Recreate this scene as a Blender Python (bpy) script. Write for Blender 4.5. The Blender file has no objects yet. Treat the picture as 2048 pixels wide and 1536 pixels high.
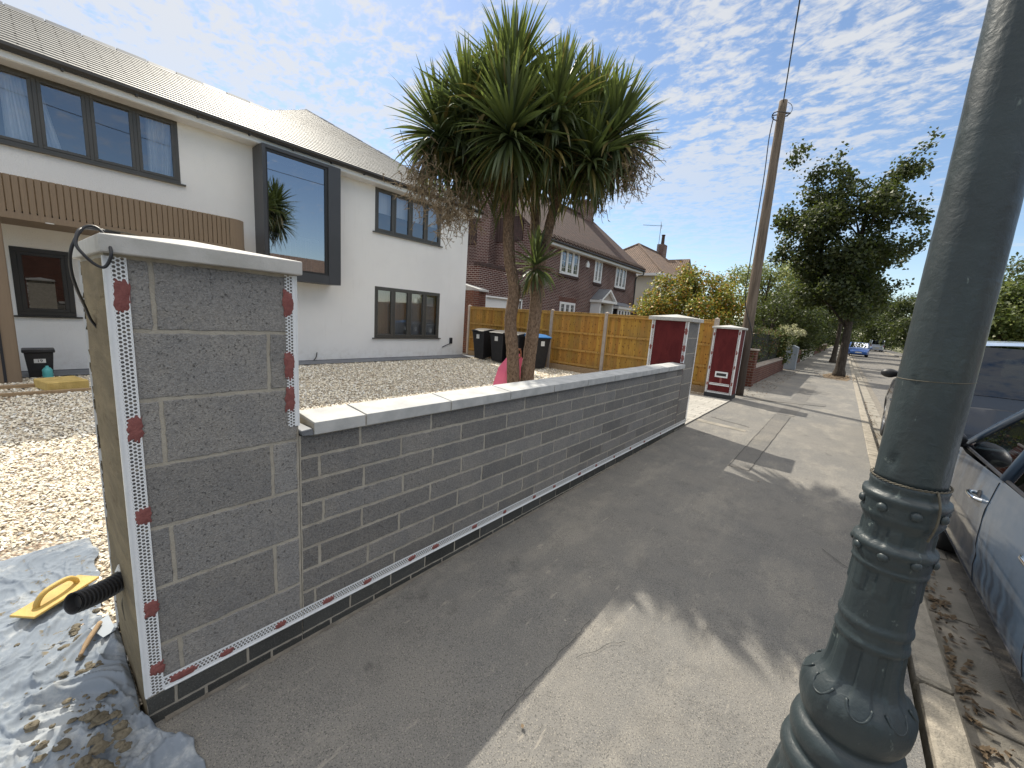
import bpy, math, random
import numpy as np
from mathutils import Vector, Matrix, noise as mn
random.seed(7); rng = np.random.default_rng(11)
sc = bpy.context.scene
# ---------------------------------------------------------------- camera
cd = bpy.data.cameras.new("camera"); cam = bpy.data.objects.new("camera", cd); sc.collection.objects.link(cam)
cd.sensor_width = 36; cd.lens = 795.95/2048*36; cd.clip_start = .05; cd.clip_end = 2000
R = Matrix(((0.76565664, -0.16045542, 0.6229157), (0.63943056, 0.08448932, -0.76419246), (0.0699891, 0.98342036, 0.16728991)))
cam.matrix_world = Matrix.Translation((0, 0, 1.5)) @ R.to_4x4()
sc.camera = cam
# ---------------------------------------------------------------- light
SUN = Vector((-.87, .355, 1)).normalized()
EL = math.asin(SUN.z); AZ = math.atan2(SUN.x, SUN.y)
w = bpy.data.worlds.new("World"); sc.world = w; w.use_nodes = True
nt = w.node_tree; nt.nodes.clear()
N = nt.nodes.new; Lk = nt.links.new
def wmath(op, a, b=None, c=None, clamp=False):
    n = N('ShaderNodeMath'); n.operation = op; n.use_clamp = clamp
    for i, v in enumerate((a, b, c)):
        if v is None: continue
        if isinstance(v, (int, float)): n.inputs[i].default_value = v
        else: Lk(v, n.inputs[i])
    return n.outputs[0]
sky = N('ShaderNodeTexSky'); sky.sky_type = 'NISHITA'; sky.sun_disc = False
sky.sun_elevation = EL; sky.sun_rotation = AZ; sky.air_density = 1.0; sky.dust_density = .25; sky.ozone_density = 1.6
tc = N('ShaderNodeTexCoord'); sp = N('ShaderNodeSeparateXYZ'); Lk(tc.outputs['Generated'], sp.inputs[0])
zc = wmath('MAXIMUM', wmath('ADD', sp.outputs[2], .06), .05)
cx = wmath('DIVIDE', sp.outputs[0], zc); cy = wmath('DIVIDE', sp.outputs[1], zc)
cb = N('ShaderNodeCombineXYZ'); Lk(cx, cb.inputs[0]); Lk(cy, cb.inputs[1])
def wnoise(scale, detail, rough, vec, rot=0, st=(1, 1, 1), loc=(0, 0, 0), dist=0):
    m = N('ShaderNodeMapping'); m.inputs['Scale'].default_value = st; m.inputs['Rotation'].default_value = (0, 0, rot); m.inputs['Location'].default_value = loc
    Lk(vec, m.inputs[0]); n = N('ShaderNodeTexNoise'); n.inputs['Scale'].default_value = scale
    n.inputs['Detail'].default_value = detail; n.inputs['Roughness'].default_value = rough; n.inputs['Distortion'].default_value = dist
    Lk(m.outputs[0], n.inputs['Vector']); return n.outputs[0]
def wramp(v, a, b, lo=0, hi=1):
    n = N('ShaderNodeMapRange'); n.interpolation_type = 'SMOOTHSTEP'; n.clamp = True
    n.inputs[1].default_value = a; n.inputs[2].default_value = b; n.inputs[3].default_value = lo; n.inputs[4].default_value = hi
    Lk(v, n.inputs[0]); return n.outputs[0]
big = wnoise(.55, 3, .5, cb.outputs[0], loc=(3.1, 1.7, 0))
mid = wnoise(7.5, 4, .6, cb.outputs[0], rot=.9, st=(1, 1.45, 1), dist=.5)
fine = wnoise(24, 4, .62, cb.outputs[0], rot=.9, st=(1, 1.3, 1), dist=.4)
puff = wmath('ADD', wmath('MULTIPLY', mid, .62), wmath('MULTIPLY', fine, .38))
# the cloud field is thick overhead and towards the left, thinner down the road
dirm = wmath('ADD', wmath('MULTIPLY', cx, -.33), wmath('MULTIPLY', cy, -.20))
cover = wmath('ADD', wmath('MULTIPLY', wramp(dirm, -1.3, .35), .185), wmath('MULTIPLY', wmath('SUBTRACT', big, .5), .70))
band = wnoise(.5, 4, .55, cb.outputs[0], rot=.35, st=(.5, 2.6, 1), loc=(1.2, .4, 0))
streak = wmath('MULTIPLY', wramp(band, .53, .70), wmath('MULTIPLY', wramp(puff, .38, .62), .7))
cl = wramp(wmath('ADD', puff, cover), .535, .725)
hz = wramp(sp.outputs[2], .0, .10)
cl = wmath('MULTIPLY', cl, wramp(sp.outputs[2], .14, .46, .30, 1.))
cl = wmath('MULTIPLY', wmath('MAXIMUM', cl, streak), wmath('MULTIPLY', hz, .84), clamp=True)
# brighter, thicker cloud added unseen overhead and to the right, filling the shade
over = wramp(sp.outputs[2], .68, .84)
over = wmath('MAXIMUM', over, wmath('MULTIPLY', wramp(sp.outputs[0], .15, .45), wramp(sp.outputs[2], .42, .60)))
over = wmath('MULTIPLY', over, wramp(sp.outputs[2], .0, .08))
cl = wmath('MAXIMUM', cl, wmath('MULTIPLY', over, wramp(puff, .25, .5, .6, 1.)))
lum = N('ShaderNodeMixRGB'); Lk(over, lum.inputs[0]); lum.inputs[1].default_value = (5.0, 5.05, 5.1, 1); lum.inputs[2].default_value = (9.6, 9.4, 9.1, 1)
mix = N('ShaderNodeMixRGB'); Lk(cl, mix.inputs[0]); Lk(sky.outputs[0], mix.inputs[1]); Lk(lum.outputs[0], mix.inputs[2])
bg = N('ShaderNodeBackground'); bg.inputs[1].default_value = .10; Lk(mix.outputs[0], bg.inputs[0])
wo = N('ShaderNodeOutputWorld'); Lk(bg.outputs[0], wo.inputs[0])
sl = bpy.data.lights.new("sun", 'SUN'); so = bpy.data.objects.new("sun", sl); sc.collection.objects.link(so)
sl.energy = 3.6; sl.angle = math.radians(.5); sl.color = (1, .93, .80)
so.rotation_euler = (-SUN).to_track_quat('-Z', 'Y').to_euler()
sc.view_settings.view_transform = 'Standard'; sc.view_settings.look = 'None'; sc.view_settings.gamma = 1; sc.view_settings.exposure = .7
sc.render.engine = 'CYCLES'

# ---------------------------------------------------------------- materials
class NT:
    def __init__(s, name):
        s.m = bpy.data.materials.new(name); s.m.use_nodes = True; s.t = s.m.node_tree; s.t.nodes.clear()
        s.out = s.n('ShaderNodeOutputMaterial'); s.b = s.n('ShaderNodeBsdfPrincipled'); s.l(s.b.outputs[0], s.out.inputs[0])
    def n(s, k): return s.t.nodes.new(k)
    def l(s, a, b): s.t.links.new(a, b)
    def val(s, v, sock):
        if isinstance(v, (int, float)): sock.default_value = v
        elif isinstance(v, tuple): sock.default_value = v if len(v) == 4 else (*v, 1)
        else: s.l(v, sock)
    def math(s, op, a, b=0, c=None, clamp=False):
        n = s.n('ShaderNodeMath'); n.operation = op; n.use_clamp = clamp; s.val(a, n.inputs[0]); s.val(b, n.inputs[1])
        if c is not None: s.val(c, n.inputs[2])
        return n.outputs[0]
    def obj(s): return s.n('ShaderNodeTexCoord').outputs['Object']
    def uv(s): return s.n('ShaderNodeTexCoord').outputs['UV']
    def mapp(s, v, sc=(1, 1, 1), rot=(0, 0, 0), loc=(0, 0, 0)):
        n = s.n('ShaderNodeMapping'); n.inputs['Scale'].default_value = sc; n.inputs['Rotation'].default_value = rot; n.inputs['Location'].default_value = loc
        s.l(v, n.inputs[0]); return n.outputs[0]
    def noise(s, v, scale, detail=3, rough=.55, dist=0):
        n = s.n('ShaderNodeTexNoise'); n.inputs['Scale'].default_value = scale; n.inputs['Detail'].default_value = detail
        n.inputs['Roughness'].default_value = rough; n.inputs['Distortion'].default_value = dist; s.l(v, n.inputs['Vector']); return n.outputs[0]
    def vor(s, v, scale, feat='F1', out='Distance', rnd=1):
        n = s.n('ShaderNodeTexVoronoi'); n.feature = feat; n.inputs['Scale'].default_value = scale; n.inputs['Randomness'].default_value = rnd; s.l(v, n.inputs['Vector']); return n.outputs[out]
    def ramp(s, v, a, b, lo=0., hi=1.):
        n = s.n('ShaderNodeMapRange'); n.interpolation_type = 'SMOOTHSTEP'
        for i, q in zip((1, 2, 3, 4), (a, b, lo, hi)): n.inputs[i].default_value = q
        s.l(v, n.inputs[0]); return n.outputs[0]
    def mix(s, f, a, b, mode='MIX'):
        n = s.n('ShaderNodeMixRGB'); n.blend_type = mode; s.val(f, n.inputs[0]); s.val(a, n.inputs[1]); s.val(b, n.inputs[2]); return n.outputs[0]
    def bump(s, h, dist=.01, st=1):
        n = s.n('ShaderNodeBump'); n.inputs['Distance'].default_value = dist; n.inputs['Strength'].default_value = st; s.l(h, n.inputs['Height'])
        s.l(n.outputs[0], s.b.inputs['Normal']); return n.outputs[0]
    def attr(s, name='Col', out='Color'):
        n = s.n('ShaderNodeAttribute'); n.attribute_name = name; return n.outputs[out]
    def fin(s, col, rough=.7, metal=0, spec=.5):
        s.val(col, s.b.inputs['Base Color']); s.val(rough, s.b.inputs['Roughness']); s.val(metal, s.b.inputs['Metallic']); s.b.inputs['Specular IOR Level'].default_value = spec
        return s.m

def surf(name, c1, c2=None, scale=5, rough=.7, bump=0, bscale=60, detail=4, metal=0, spec=.5, st=(1, 1, 1)):
    a = NT(name); o = a.mapp(a.obj(), st); c2 = c2 or tuple(x*.8 for x in c1)
    n = a.noise(o, scale, detail, .6)
    col = a.mix(a.ramp(n, .3, .7), c1, c2)
    if bump: a.bump(a.noise(o, bscale, 4, .6), bump)
    return a.fin(col, rough, metal, spec)
def leafmat(name, rough=.5, trans=.35, spec=.4):
    a = NT(name); c = a.attr(); a.fin(c, rough, 0, spec)
    t = a.n('ShaderNodeBsdfTranslucent'); hs = a.mix(.35, c, (.20, .26, .03)); a.l(hs, t.inputs[0])
    m = a.n('ShaderNodeMixShader'); m.inputs[0].default_value = trans; a.l(a.b.outputs[0], m.inputs[1]); a.l(t.outputs[0], m.inputs[2]); a.l(m.outputs[0], a.out.inputs[0])
    return a.m
def glass(name, tint=(.55, .6, .62), refl=.12, rough=.01, dark=None):
    a = NT(name); tr = a.n('ShaderNodeBsdfTransparent'); tr.inputs[0].default_value = (*tint, 1)
    g = a.n('ShaderNodeBsdfGlossy'); g.inputs['Roughness'].default_value = rough; g.inputs[0].default_value = (.9, .93, 1, 1)
    fr = a.n('ShaderNodeFresnel'); fr.inputs[0].default_value = 1.5
    f = a.math('ADD', a.math('MULTIPLY', fr.outputs[0], 1.6), refl, clamp=True)
    m = a.n('ShaderNodeMixShader'); a.l(f, m.inputs[0]); a.l(tr.outputs[0], m.inputs[1]); a.l(g.outputs[0], m.inputs[2]); a.l(m.outputs[0], a.out.inputs[0])
    return a.m
M = {}
# concrete block: per block tone from the Col attribute, pitted face
def blockmat(name, pits=1.):
    a = NT(name); o = a.obj(); c = a.attr()
    g1 = a.vor(o, 150); g2 = a.vor(a.mapp(o, loc=(3, 5, 1)), 95); cell = a.n('ShaderNodeSeparateXYZ'); a.l(a.vor(a.mapp(o, loc=(1, 2, 4)), 190, out='Color'), cell.inputs[0])
    pit = a.ramp(a.noise(o, 95, 4, .75), .60, .68); big = a.noise(o, 6, 5, .65); smear = a.ramp(a.noise(a.mapp(o, (1, 2, 3), loc=(2, 2, 2)), 3.2, 6, .7, .3), .56, .72, 0, .32*pits)
    col = a.mix(a.ramp(big, .3, .75, 0, .5), c, a.mix(1, c, (1.45, 1.38, 1.26), 'MULTIPLY'))
    col = a.mix(smear, col, (.33, .30, .25))
    col = a.mix(a.ramp(cell.outputs[0], .0, 1., .0, .42*pits+.1), col, a.mix(1, col, (.45, .45, .47), 'MULTIPLY'))
    col = a.mix(a.ramp(g1, .0, .34, .55*pits, 0), col, (.46, .44, .41))
    col = a.mix(a.math('MULTIPLY', pit, .5*pits), col, (.07, .07, .075))
    h = a.math('SUBTRACT', a.math('ADD', a.noise(o, 170, 4, .7), a.math('MULTIPLY', a.ramp(g1, 0, .5, 1, 0), .7)), a.math('MULTIPLY', pit, 1.6))
    a.bump(h, .0032*pits, .9); return a.fin(col, .93, 0, .2)
M['block'] = blockmat('concrete_block'); M['engbrick'] = blockmat('engineering_brick', .35)
def mortarmat():
    a = NT('mortar'); o = a.obj(); n = a.noise(o, 14, 5, .65)
    col = a.mix(a.ramp(n, .3, .7), (.46, .425, .36), (.36, .33, .28)); a.bump(a.noise(o, 160, 5, .7), .004); return a.fin(col, .95, 0, .15)
M['mortar'] = mortarmat()
M['coping'] = surf('cast_coping', (.50, .50, .49), (.38, .385, .38), 9, .8, .0012, 240)
M['cap'] = surf('cast_pillar_cap', (.52, .51, .49), (.40, .395, .37), 7, .85, .0015, 200)
M['slurry'] = (lambda: 0)
def slurry():
    a = NT('sand_cement_render_coat'); o = a.obj(); o2 = a.mapp(o, (.9, 3.2, 3.6))
    n = a.noise(o2, 2.6, 7, .68, .3); m = a.noise(o, 30, 5, .7)
    col = a.mix(a.ramp(n, .35, .62), (.24, .195, .125), (.165, .135, .09)); col = a.mix(a.ramp(a.noise(a.mapp(o, (1., 3, 3.2), loc=(4, 1, 2)), 3.5, 6, .75, .4), .60, .66, 0, .8), col, (.13, .10, .062))
    col = a.mix(a.ramp(n, .62, .75, 0, .5), col, (.40, .35, .25)); a.bump(a.math('ADD', n, a.math('MULTIPLY', m, .3)), .012); return a.fin(col, .9, 0, .2)
M['slurry'] = slurry()
def beadmat():
    a = NT('perforated_white_bead'); u = a.uv(); s = a.n('ShaderNodeSeparateXYZ'); a.l(u, s.inputs[0])
    # u runs across the flange (0 at its nose), v along it; staggered holes
    P = .0125
    def lattice(off):
        x = a.math('SUBTRACT', a.math('FRACT', a.math('ADD', a.math('DIVIDE', s.outputs[0], P*1.6), off)), .5)
        y = a.math('SUBTRACT', a.math('FRACT', a.math('ADD', a.math('DIVIDE', s.outputs[1], P), off)), .5)
        x = a.math('MULTIPLY', x, P*1.6); y = a.math('MULTIPLY', y, P)
        return a.math('SQRT', a.math('ADD', a.math('MULTIPLY', x, x), a.math('MULTIPLY', y, y)))
    d = a.math('MINIMUM', lattice(0.), lattice(.5))
    hole = a.math('LESS_THAN', d, .0043); inside = a.math('MULTIPLY', a.math('GREATER_THAN', s.outputs[0], .0135), a.math('LESS_THAN', s.outputs[0], .0465))
    f = a.math('MULTIPLY', hole, inside)
    a.fin((.78, .80, .82), .35, 0, .5)
    t = a.n('ShaderNodeBsdfTransparent'); m = a.n('ShaderNodeMixShader'); a.l(f, m.inputs[0]); a.l(a.b.outputs[0], m.inputs[1]); a.l(t.outputs[0], m.inputs[2]); a.l(m.outputs[0], a.out.inputs[0]); return a.m
M['bead'] = beadmat()
M['beadplain'] = surf('white_bead_plastic', (.78, .80, .82), (.70, .72, .73), 20, .35)
M['adhesive'] = surf('red_bead_adhesive', (.27, .095, .085), (.20, .065, .06), 55, .8, .003, 150)
def redren():
    a = NT('red_base_coat'); o = a.mapp(a.obj(), (3, 3, 1)); n = a.noise(o, 3, 5, .65, .5); a.bump(a.noise(a.obj(), 60, 5, .7), .003)
    return a.fin(a.mix(a.ramp(n, .3, .75), (.085, .008, .010), (.13, .016, .017)), .75, 0, .3)
M['red'] = redren()
def whiterender():
    a = NT('white_render'); o = a.obj(); n = a.noise(o, .7, 4, .6)
    col = a.mix(a.ramp(n, .3, .7), (.86, .85, .83), (.80, .79, .775))
    st = a.ramp(a.noise(a.mapp(o, (1, 5, .35)), 2.2, 5, .7), .56, .75, 0, .16); col = a.mix(st, col, (.60, .58, .54)); zz = a.n('ShaderNodeSeparateXYZ'); a.l(o, zz.inputs[0])
    low = a.math('MULTIPLY', a.ramp(zz.outputs[2], .05, .45, 1, 0), a.ramp(a.noise(o, 6, 5, .7), .4, .7)); col = a.mix(a.math('MULTIPLY', low, .35), col, (.52, .48, .42)); a.bump(a.noise(o, 70, 4, .7), .010); return a.fin(col, .9, 0, .2)
M['white'] = whiterender()
M['cream'] = surf('cream_render', (.62, .60, .53), (.55, .53, .47), 1, .9, .004, 50)
M['pvc'] = surf('white_upvc', (.80, .80, .79), (.76, .76, .75), 3, .4)
M['grey_alu'] = surf('olive_grey_aluminium', (.075, .07, .062), (.065, .062, .055), 3, .38)
M['anth'] = surf('anthracite_cladding', (.052, .054, .060), (.045, .047, .052), 1.5, .42)
M['black'] = surf('black_plastic', (.012, .013, .016), (.02, .02, .024), 12, .45, .0006, 300)
M['blackmet'] = surf('black_gutter', (.02, .019, .018), None, 3, .4)
def cladd():
    a = NT('brown_composite_cladding'); o = a.mapp(a.obj(), (18, 18, 1)); n = a.noise(o, 2, 4, .6)
    a.bump(n, .002); return a.fin(a.mix(n, (.25, .185, .125), (.19, .138, .095)), .65, 0, .3)
M['clad'] = cladd()
def slate():
    a = NT('pale_roof_slates'); u = a.uv(); b = a.n('ShaderNodeTexBrick'); a.l(u, b.inputs['Vector'])
    b.offset = .5; b.inputs['Scale'].default_value = 1; b.inputs['Brick Width'].default_value = .5; b.inputs['Row Height'].default_value = .145; b.inputs['Mortar Size'].default_value = .011; b.inputs['Mortar Smooth'].default_value = .25
    b.inputs['Color1'].default_value = (.25, .24, .22, 1); b.inputs['Color2'].default_value = (.20, .192, .176, 1); b.inputs['Mortar'].default_value = (.012, .012, .011, 1)
    col = a.mix(a.ramp(a.noise(a.obj(), 2.5, 4, .6), .3, .7, 0, .3), b.outputs[0], (.24, .225, .20)); s = a.n('ShaderNodeSeparateXYZ'); a.l(u, s.inputs[0])
    saw = a.math('FRACT', a.math('DIVIDE', s.outputs[1], .145)); a.bump(a.math('SUBTRACT', a.math('MULTIPLY', saw, -.8), b.outputs['Fac']), .012)
    return a.fin(col, .55, 0, .35)
M['slate'] = slate()
def tiles(name, c1, c2, w=.30, h=.17):
    a = NT(name); u = a.uv(); s = a.n('ShaderNodeSeparateXYZ'); a.l(u, s.inputs[0])
    saw = a.math('FRACT', a.math('DIVIDE', s.outputs[1], h)); wv = a.math('SINE', a.math('MULTIPLY', s.outputs[0], 6.2832/w))
    hgt = a.math('ADD', a.math('MULTIPLY', saw, -.9), a.math('MULTIPLY', wv, .5)); a.bump(hgt, .035)
    n = a.noise(a.mapp(a.obj(), (1, 1, 1)), 3.5, 5, .7); col = a.mix(a.ramp(n, .3, .7), c1, c2)
    wht = a.n('ShaderNodeTexWhiteNoise'); wht.noise_dimensions = '2D'; cb_ = a.n('ShaderNodeCombineXYZ')
    a.l(a.math('FLOOR', a.math('DIVIDE', s.outputs[0], w)), cb_.inputs[0]); a.l(a.math('FLOOR', a.math('DIVIDE', s.outputs[1], h)), cb_.inputs[1]); a.l(cb_.outputs[0], wht.inputs['Vector'])
    col = a.mix(a.math('MULTIPLY', wht.outputs['Value'], .35), col, (.03, .025, .022)); col = a.mix(a.ramp(saw, .0, .16, .75, 0), col, (.015, .012, .01))
    return a.fin(col, .85, 0, .3)
M['tile'] = tiles('brown_interlocking_tiles', (.080, .046, .036), (.055, .035, .028))
M['tile2'] = tiles('weathered_plain_tiles', (.20, .135, .10), (.14, .098, .075), .17, .11)
M['tilehang'] = tiles('hung_wall_tiles', (.085, .05, .045), (.06, .036, .033), .17, .11)
def brick(name, c1, c2, mo, w=.225, h=.075, ms=.006, bump=.008, rough=.9):
    a = NT(name); u = a.uv(); b = a.n('ShaderNodeTexBrick'); a.l(u, b.inputs['Vector']); b.offset = .5
    b.inputs['Scale'].default_value = 1; b.inputs['Brick Width'].default_value = w; b.inputs['Row Height'].default_value = h; b.inputs['Mortar Size'].default_value = ms; b.inputs['Mortar Smooth'].default_value = .2
    b.inputs['Color1'].default_value = (*c1, 1); b.inputs['Color2'].default_value = (*c2, 1); b.inputs['Mortar'].default_value = (*mo, 1)
    n = a.noise(a.obj(), 1.3, 5, .65); col = a.mix(a.ramp(n, .35, .7, 0, .35), b.outputs[0], tuple(x*.6 for x in c2)); n2 = a.noise(a.obj(), 45, 4, .7)
    col = a.mix(a.ramp(n2, .45, .7, 0, .25), col, tuple(min(1, x*1.8) for x in c1)); a.bump(a.math('SUBTRACT', a.math('MULTIPLY', n2, .3), b.outputs['Fac']), bump); return a.fin(col, rough, 0, .25)
M['brick'] = brick('dark_red_facing_brick', (.105, .034, .029), (.060, .022, .022), (.42, .36, .32), ms=.012)
M['brick2'] = brick('old_red_brick', (.17, .062, .042), (.10, .040, .032), (.24, .205, .17), ms=.008)
M['setts'] = brick('pale_block_paving', (.44, .42, .38), (.36, .345, .315), (.13, .12, .105), .40, .20, .006, .004)
def asphalt(name, base, warm, light, scale=1., grit=1.):
    a = NT(name); o = a.obj()
    n = a.noise(o, .9, 7, .68); m = a.noise(a.mapp(o, (2.0, .8, 1), loc=(7, 2, 0)), 1.3, 6, .68); f = a.noise(o, 190*scale, 3, .7); v = a.vor(o, 120*scale); v2 = a.vor(a.mapp(o, loc=(4, 4, 1)), 62*scale)
    col = a.mix(a.ramp(n, .34, .66), base, warm); col = a.mix(a.ramp(m, .48, .66, 0, .75), col, light)
    blo = a.ramp(a.noise(a.mapp(o, loc=(1, 6, 2)), 7, 5, .7), .50, .66, 0, .35); col = a.mix(blo, col, a.mix(1, col, (.66, .66, .67), 'MULTIPLY'))
    col = a.mix(a.ramp(v, .04, .36, .62*grit, 0), col, a.mix(1, light, (1.55, 1.5, 1.4), 'MULTIPLY')); col = a.mix(a.ramp(f, .50, .66, 0, .72*grit), col, (.035, .035, .036))
    col = a.mix(a.ramp(v2, .03, .10, .8*grit, 0), col, (.46, .42, .35))
    stain = a.ramp(a.noise(a.mapp(o, loc=(2, 9, 4)), 2.6, 5, .72, .4), .62, .72, 0, .45); col = a.mix(stain, col, (.06, .058, .056))
    scf = a.ramp(a.noise(a.mapp(o, (6, 1.2, 1), rot=(0, 0, .5), loc=(3, 1, 0)), 5, 4, .65), .64, .72, 0, .5); col = a.mix(scf, col, (.36, .33, .28))
    spl = a.ramp(a.vor(a.mapp(o, (1, 1, 1), loc=(.3, .1, 0)), 7.5), .03, .06, .6, 0); col = a.mix(a.math('MULTIPLY', spl, a.ramp(a.noise(o, 1.5), .48, .6)), col, (.42, .39, .33))
    a.bump(a.math('ADD', a.math('MULTIPLY', v, -.6), f), .0022, .9); return a.fin(col, .93, 0, .25)
M['pave'] = asphalt('footway_asphalt', (.175, .171, .163), (.215, .204, .186), (.275, .257, .226))
M['patchA'] = asphalt('footway_patch_asphalt', (.15, .146, .14), (.185, .175, .16), (.22, .205, .18))
M['road'] = asphalt('road_asphalt', (.17, .163, .157), (.205, .193, .178), (.23, .215, .19), .8)
M['kerb'] = surf('concrete_kerb', (.36, .32, .26), (.22, .20, .165), 11, .9, .009, 90)
M['channel'] = surf('concrete_channel', (.30, .27, .225), (.20, .185, .155), 5, .9, .004, 130)
def gravelmat():
    a = NT('gravel_bed'); o = a.obj(); v1 = a.vor(o, 62); c = a.vor(o, 62, out='Color'); s = a.n('ShaderNodeSeparateXYZ'); a.l(c, s.inputs[0])
    col = a.mix(s.outputs[0], (.60, .50, .36), (.82, .76, .64)); col = a.mix(a.ramp(s.outputs[1], .80, .86), col, (.38, .27, .19)); col = a.mix(a.ramp(s.outputs[2], .86, .9), col, (.33, .33, .33))
    col = a.mix(a.ramp(v1, .35, .75, 0, .75), col, (.13, .10, .07)); big = a.noise(o, .8, 4, .6); col = a.mix(a.ramp(big, .4, .7, 0, .18), col, (.5, .42, .31))
    a.bump(a.math('MULTIPLY', v1, -1), .016); return a.fin(col, .85, 0, .3)
M['gravel'] = gravelmat()
def stonemat():
    a = NT('gravel_stone'); a.bump(a.noise(a.obj(), 200, 3, .6), .001); return a.fin(a.attr(), .8, 0, .3)
M['stone'] = stonemat()
def woodmat():
    a = NT('treated_fence_timber'); o = a.obj(); c = a.attr(); g = a.noise(a.mapp(o, (22, 22, 1.4)), 2.2, 5, .65, .4)
    col = a.mix(a.ramp(g, .35, .7, 0, .6), c, a.mix(1, c, (.62, .52, .42), 'MULTIPLY'))
    kn = a.n('ShaderNodeTexVoronoi'); kn.voronoi_dimensions = '2D'; kn.inputs['Scale'].default_value = 1; a.l(a.mapp(a.uv(), (8.5, 5.6, 1)), kn.inputs['Vector']); k = kn.outputs['Distance']; col = a.mix(a.ramp(k, .05, .15, .9, 0), col, (.10, .035, .012)); st = a.noise(o, 1.4, 3, .6); col = a.mix(a.ramp(st, .42, .66, 0, .5), col, (.26, .17, .06)); st2 = a.noise(a.mapp(o, (3, 3, .6), loc=(4, 4, 4)), 2, 5, .7); col = a.mix(a.ramp(st2, .55, .72, 0, .4), col, (.17, .11, .05))
    a.bump(g, .004); return a.fin(col, .75, 0, .3)
M['wood'] = woodmat()
M['concpost'] = surf('concrete_post', (.42, .36, .31), (.34, .29, .25), 6, .9, .003, 120)
M['timber'] = surf('rough_timber', (.40, .28, .16), (.28, .19, .11), 3, .8, .003, 60, st=(8, 1, 8))
def lampmat():
    a = NT('green_gloss_paint'); o = a.obj(); n = a.noise(o, 9, 5, .6); f = a.noise(o, 55, 5, .65, .6)
    col = a.mix(a.ramp(n, .3, .7), (.036, .049, .053), (.027, .037, .042)); chip = a.ramp(a.noise(a.mapp(o, loc=(5, 3, 1)), 16, 6, .75), .68, .72, 0, .8); col = a.mix(chip, col, (.030, .033, .034)); rim = a.ramp(a.noise(a.mapp(o, loc=(5, 3, 1)), 16, 6, .75), .665, .685, 0, 1); col = a.mix(a.math('MULTIPLY', a.math('SUBTRACT', rim, a.ramp(a.noise(a.mapp(o, loc=(5, 3, 1)), 16, 6, .75), .69, .71)), .7), col, (.16, .19, .18))
    col = a.mix(a.ramp(a.noise(a.mapp(o, (1, 1, .4), loc=(1, 8, 2)), 38, 4, .7), .66, .74, 0, .5), col, (.22, .26, .24))
    a.bump(a.math('ADD', a.math('MULTIPLY', f, .35), a.noise(o, 14, 4, .6)), .004, .8); return a.fin(col, a.ramp(n, .3, .7, .36, .5), 0, .5)
M['lamp'] = lampmat()
M['wire'] = surf('twisted_wire', (.12, .105, .075), (.07, .06, .042), 30, .7)
def bark(name, c1, c2, s=(10, 10, 1.6)):
    a = NT(name); o = a.mapp(a.obj(), s); n = a.noise(o, 3.2, 6, .7, .5); v = a.vor(o, 4.5)
    a.bump(a.math('SUBTRACT', n, a.math('MULTIPLY', v, .6)), .03); return a.fin(a.mix(a.ramp(n, .35, .68), c1, c2), .95, 0, .15)
M['bark'] = bark('street_tree_bark', (.10, .085, .07), (.040, .033, .027))
M['palmbark'] = bark('cordyline_bark', (.30, .215, .155), (.105, .07, .05), (16, 16, 7))
def polemat():
    a = NT('weathered_pole_timber'); o = a.mapp(a.obj(), (14, 14, .8)); n = a.noise(o, 2, 6, .65, .3); a.bump(n, .008)
    z = a.n('ShaderNodeSeparateXYZ'); a.l(a.obj(), z.inputs[0]); col = a.mix(a.ramp(n, .35, .7), (.20, .16, .125), (.095, .075, .06))
    return a.fin(a.mix(a.ramp(z.outputs[2], .9, 2.2, .75, 0), col, (.035, .027, .023)), .9, 0, .2)
M['pole'] = polemat()
M['leaf'] = leafmat('tree_leaf'); M['cleaf'] = leafmat('cordyline_leaf', .40, .45, .5); M['flower'] = leafmat('hydrangea_petal', .7, .25)
M['panicle'] = surf('dry_seed_panicle', (.27, .21, .14), (.15, .115, .075), 30, .9)
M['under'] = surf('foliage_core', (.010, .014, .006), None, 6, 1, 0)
def clothmat():
    a = NT('blue_grey_dust_sheet'); o = a.obj(); n = a.noise(o, 3, 5, .6); w1 = a.noise(a.mapp(o, (1, 1, 1)), 500, 2, .5)
    col = a.mix(a.ramp(n, .3, .7), (.25, .285, .33), (.185, .215, .255)); dust = a.ramp(a.noise(a.mapp(o, loc=(2, 4, 1)), 5, 6, .7), .5, .66, 0, .75); col = a.mix(dust, col, (.42, .44, .45))
    mud = a.ramp(a.noise(a.mapp(o, loc=(8, 1, 3)), 9, 6, .72), .60, .645, 0, .9); col = a.mix(mud, col, (.19, .16, .105)); a.bump(w1, .0006); return a.fin(col, .95, 0, .15)
M['cloth'] = clothmat()
M['mud'] = surf('wet_mortar_dropping', (.17, .145, .10), (.10, .085, .058), 30, .8, .010, 90)
M['yellow'] = surf('yellow_foam_plastic', (.62, .42, .11), (.46, .31, .085), 8, .6, .002, 90)
M['insul'] = surf('yellow_insulation', (.62, .45, .16), (.48, .34, .11), 9, .95, .006, 60)
M['pink'] = surf('pink_plastic', (.80, .17, .28), (.72, .13, .24), 3, .45, .001, 20)
M['teal'] = surf('teal_bottle', (.10, .42, .42), (.07, .33, .34), 6, .4)
M['spadehandle'] = surf('worn_orange_brown_wood', (.34, .13, .06), (.2, .08, .04), 30, .6)
M['label'] = surf('white_label', (.75, .75, .73), None, 4, .7)
M['dark'] = surf('dark_interior', (.03, .03, .035), None, 3, .9)
M['room'] = surf('room_wall', (.26, .27, .29), (.20, .21, .23), 1, .9)
M['curtain'] = surf('white_curtain', (.80, .80, .80), (.66, .66, .68), 2, .9, st=(1, 14, .3))
M['winglass'] = glass('window_glass', (.86, .89, .90), .13)
M['boxglass'] = glass('tinted_picture_glass', (.30, .34, .42), .30)
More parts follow.
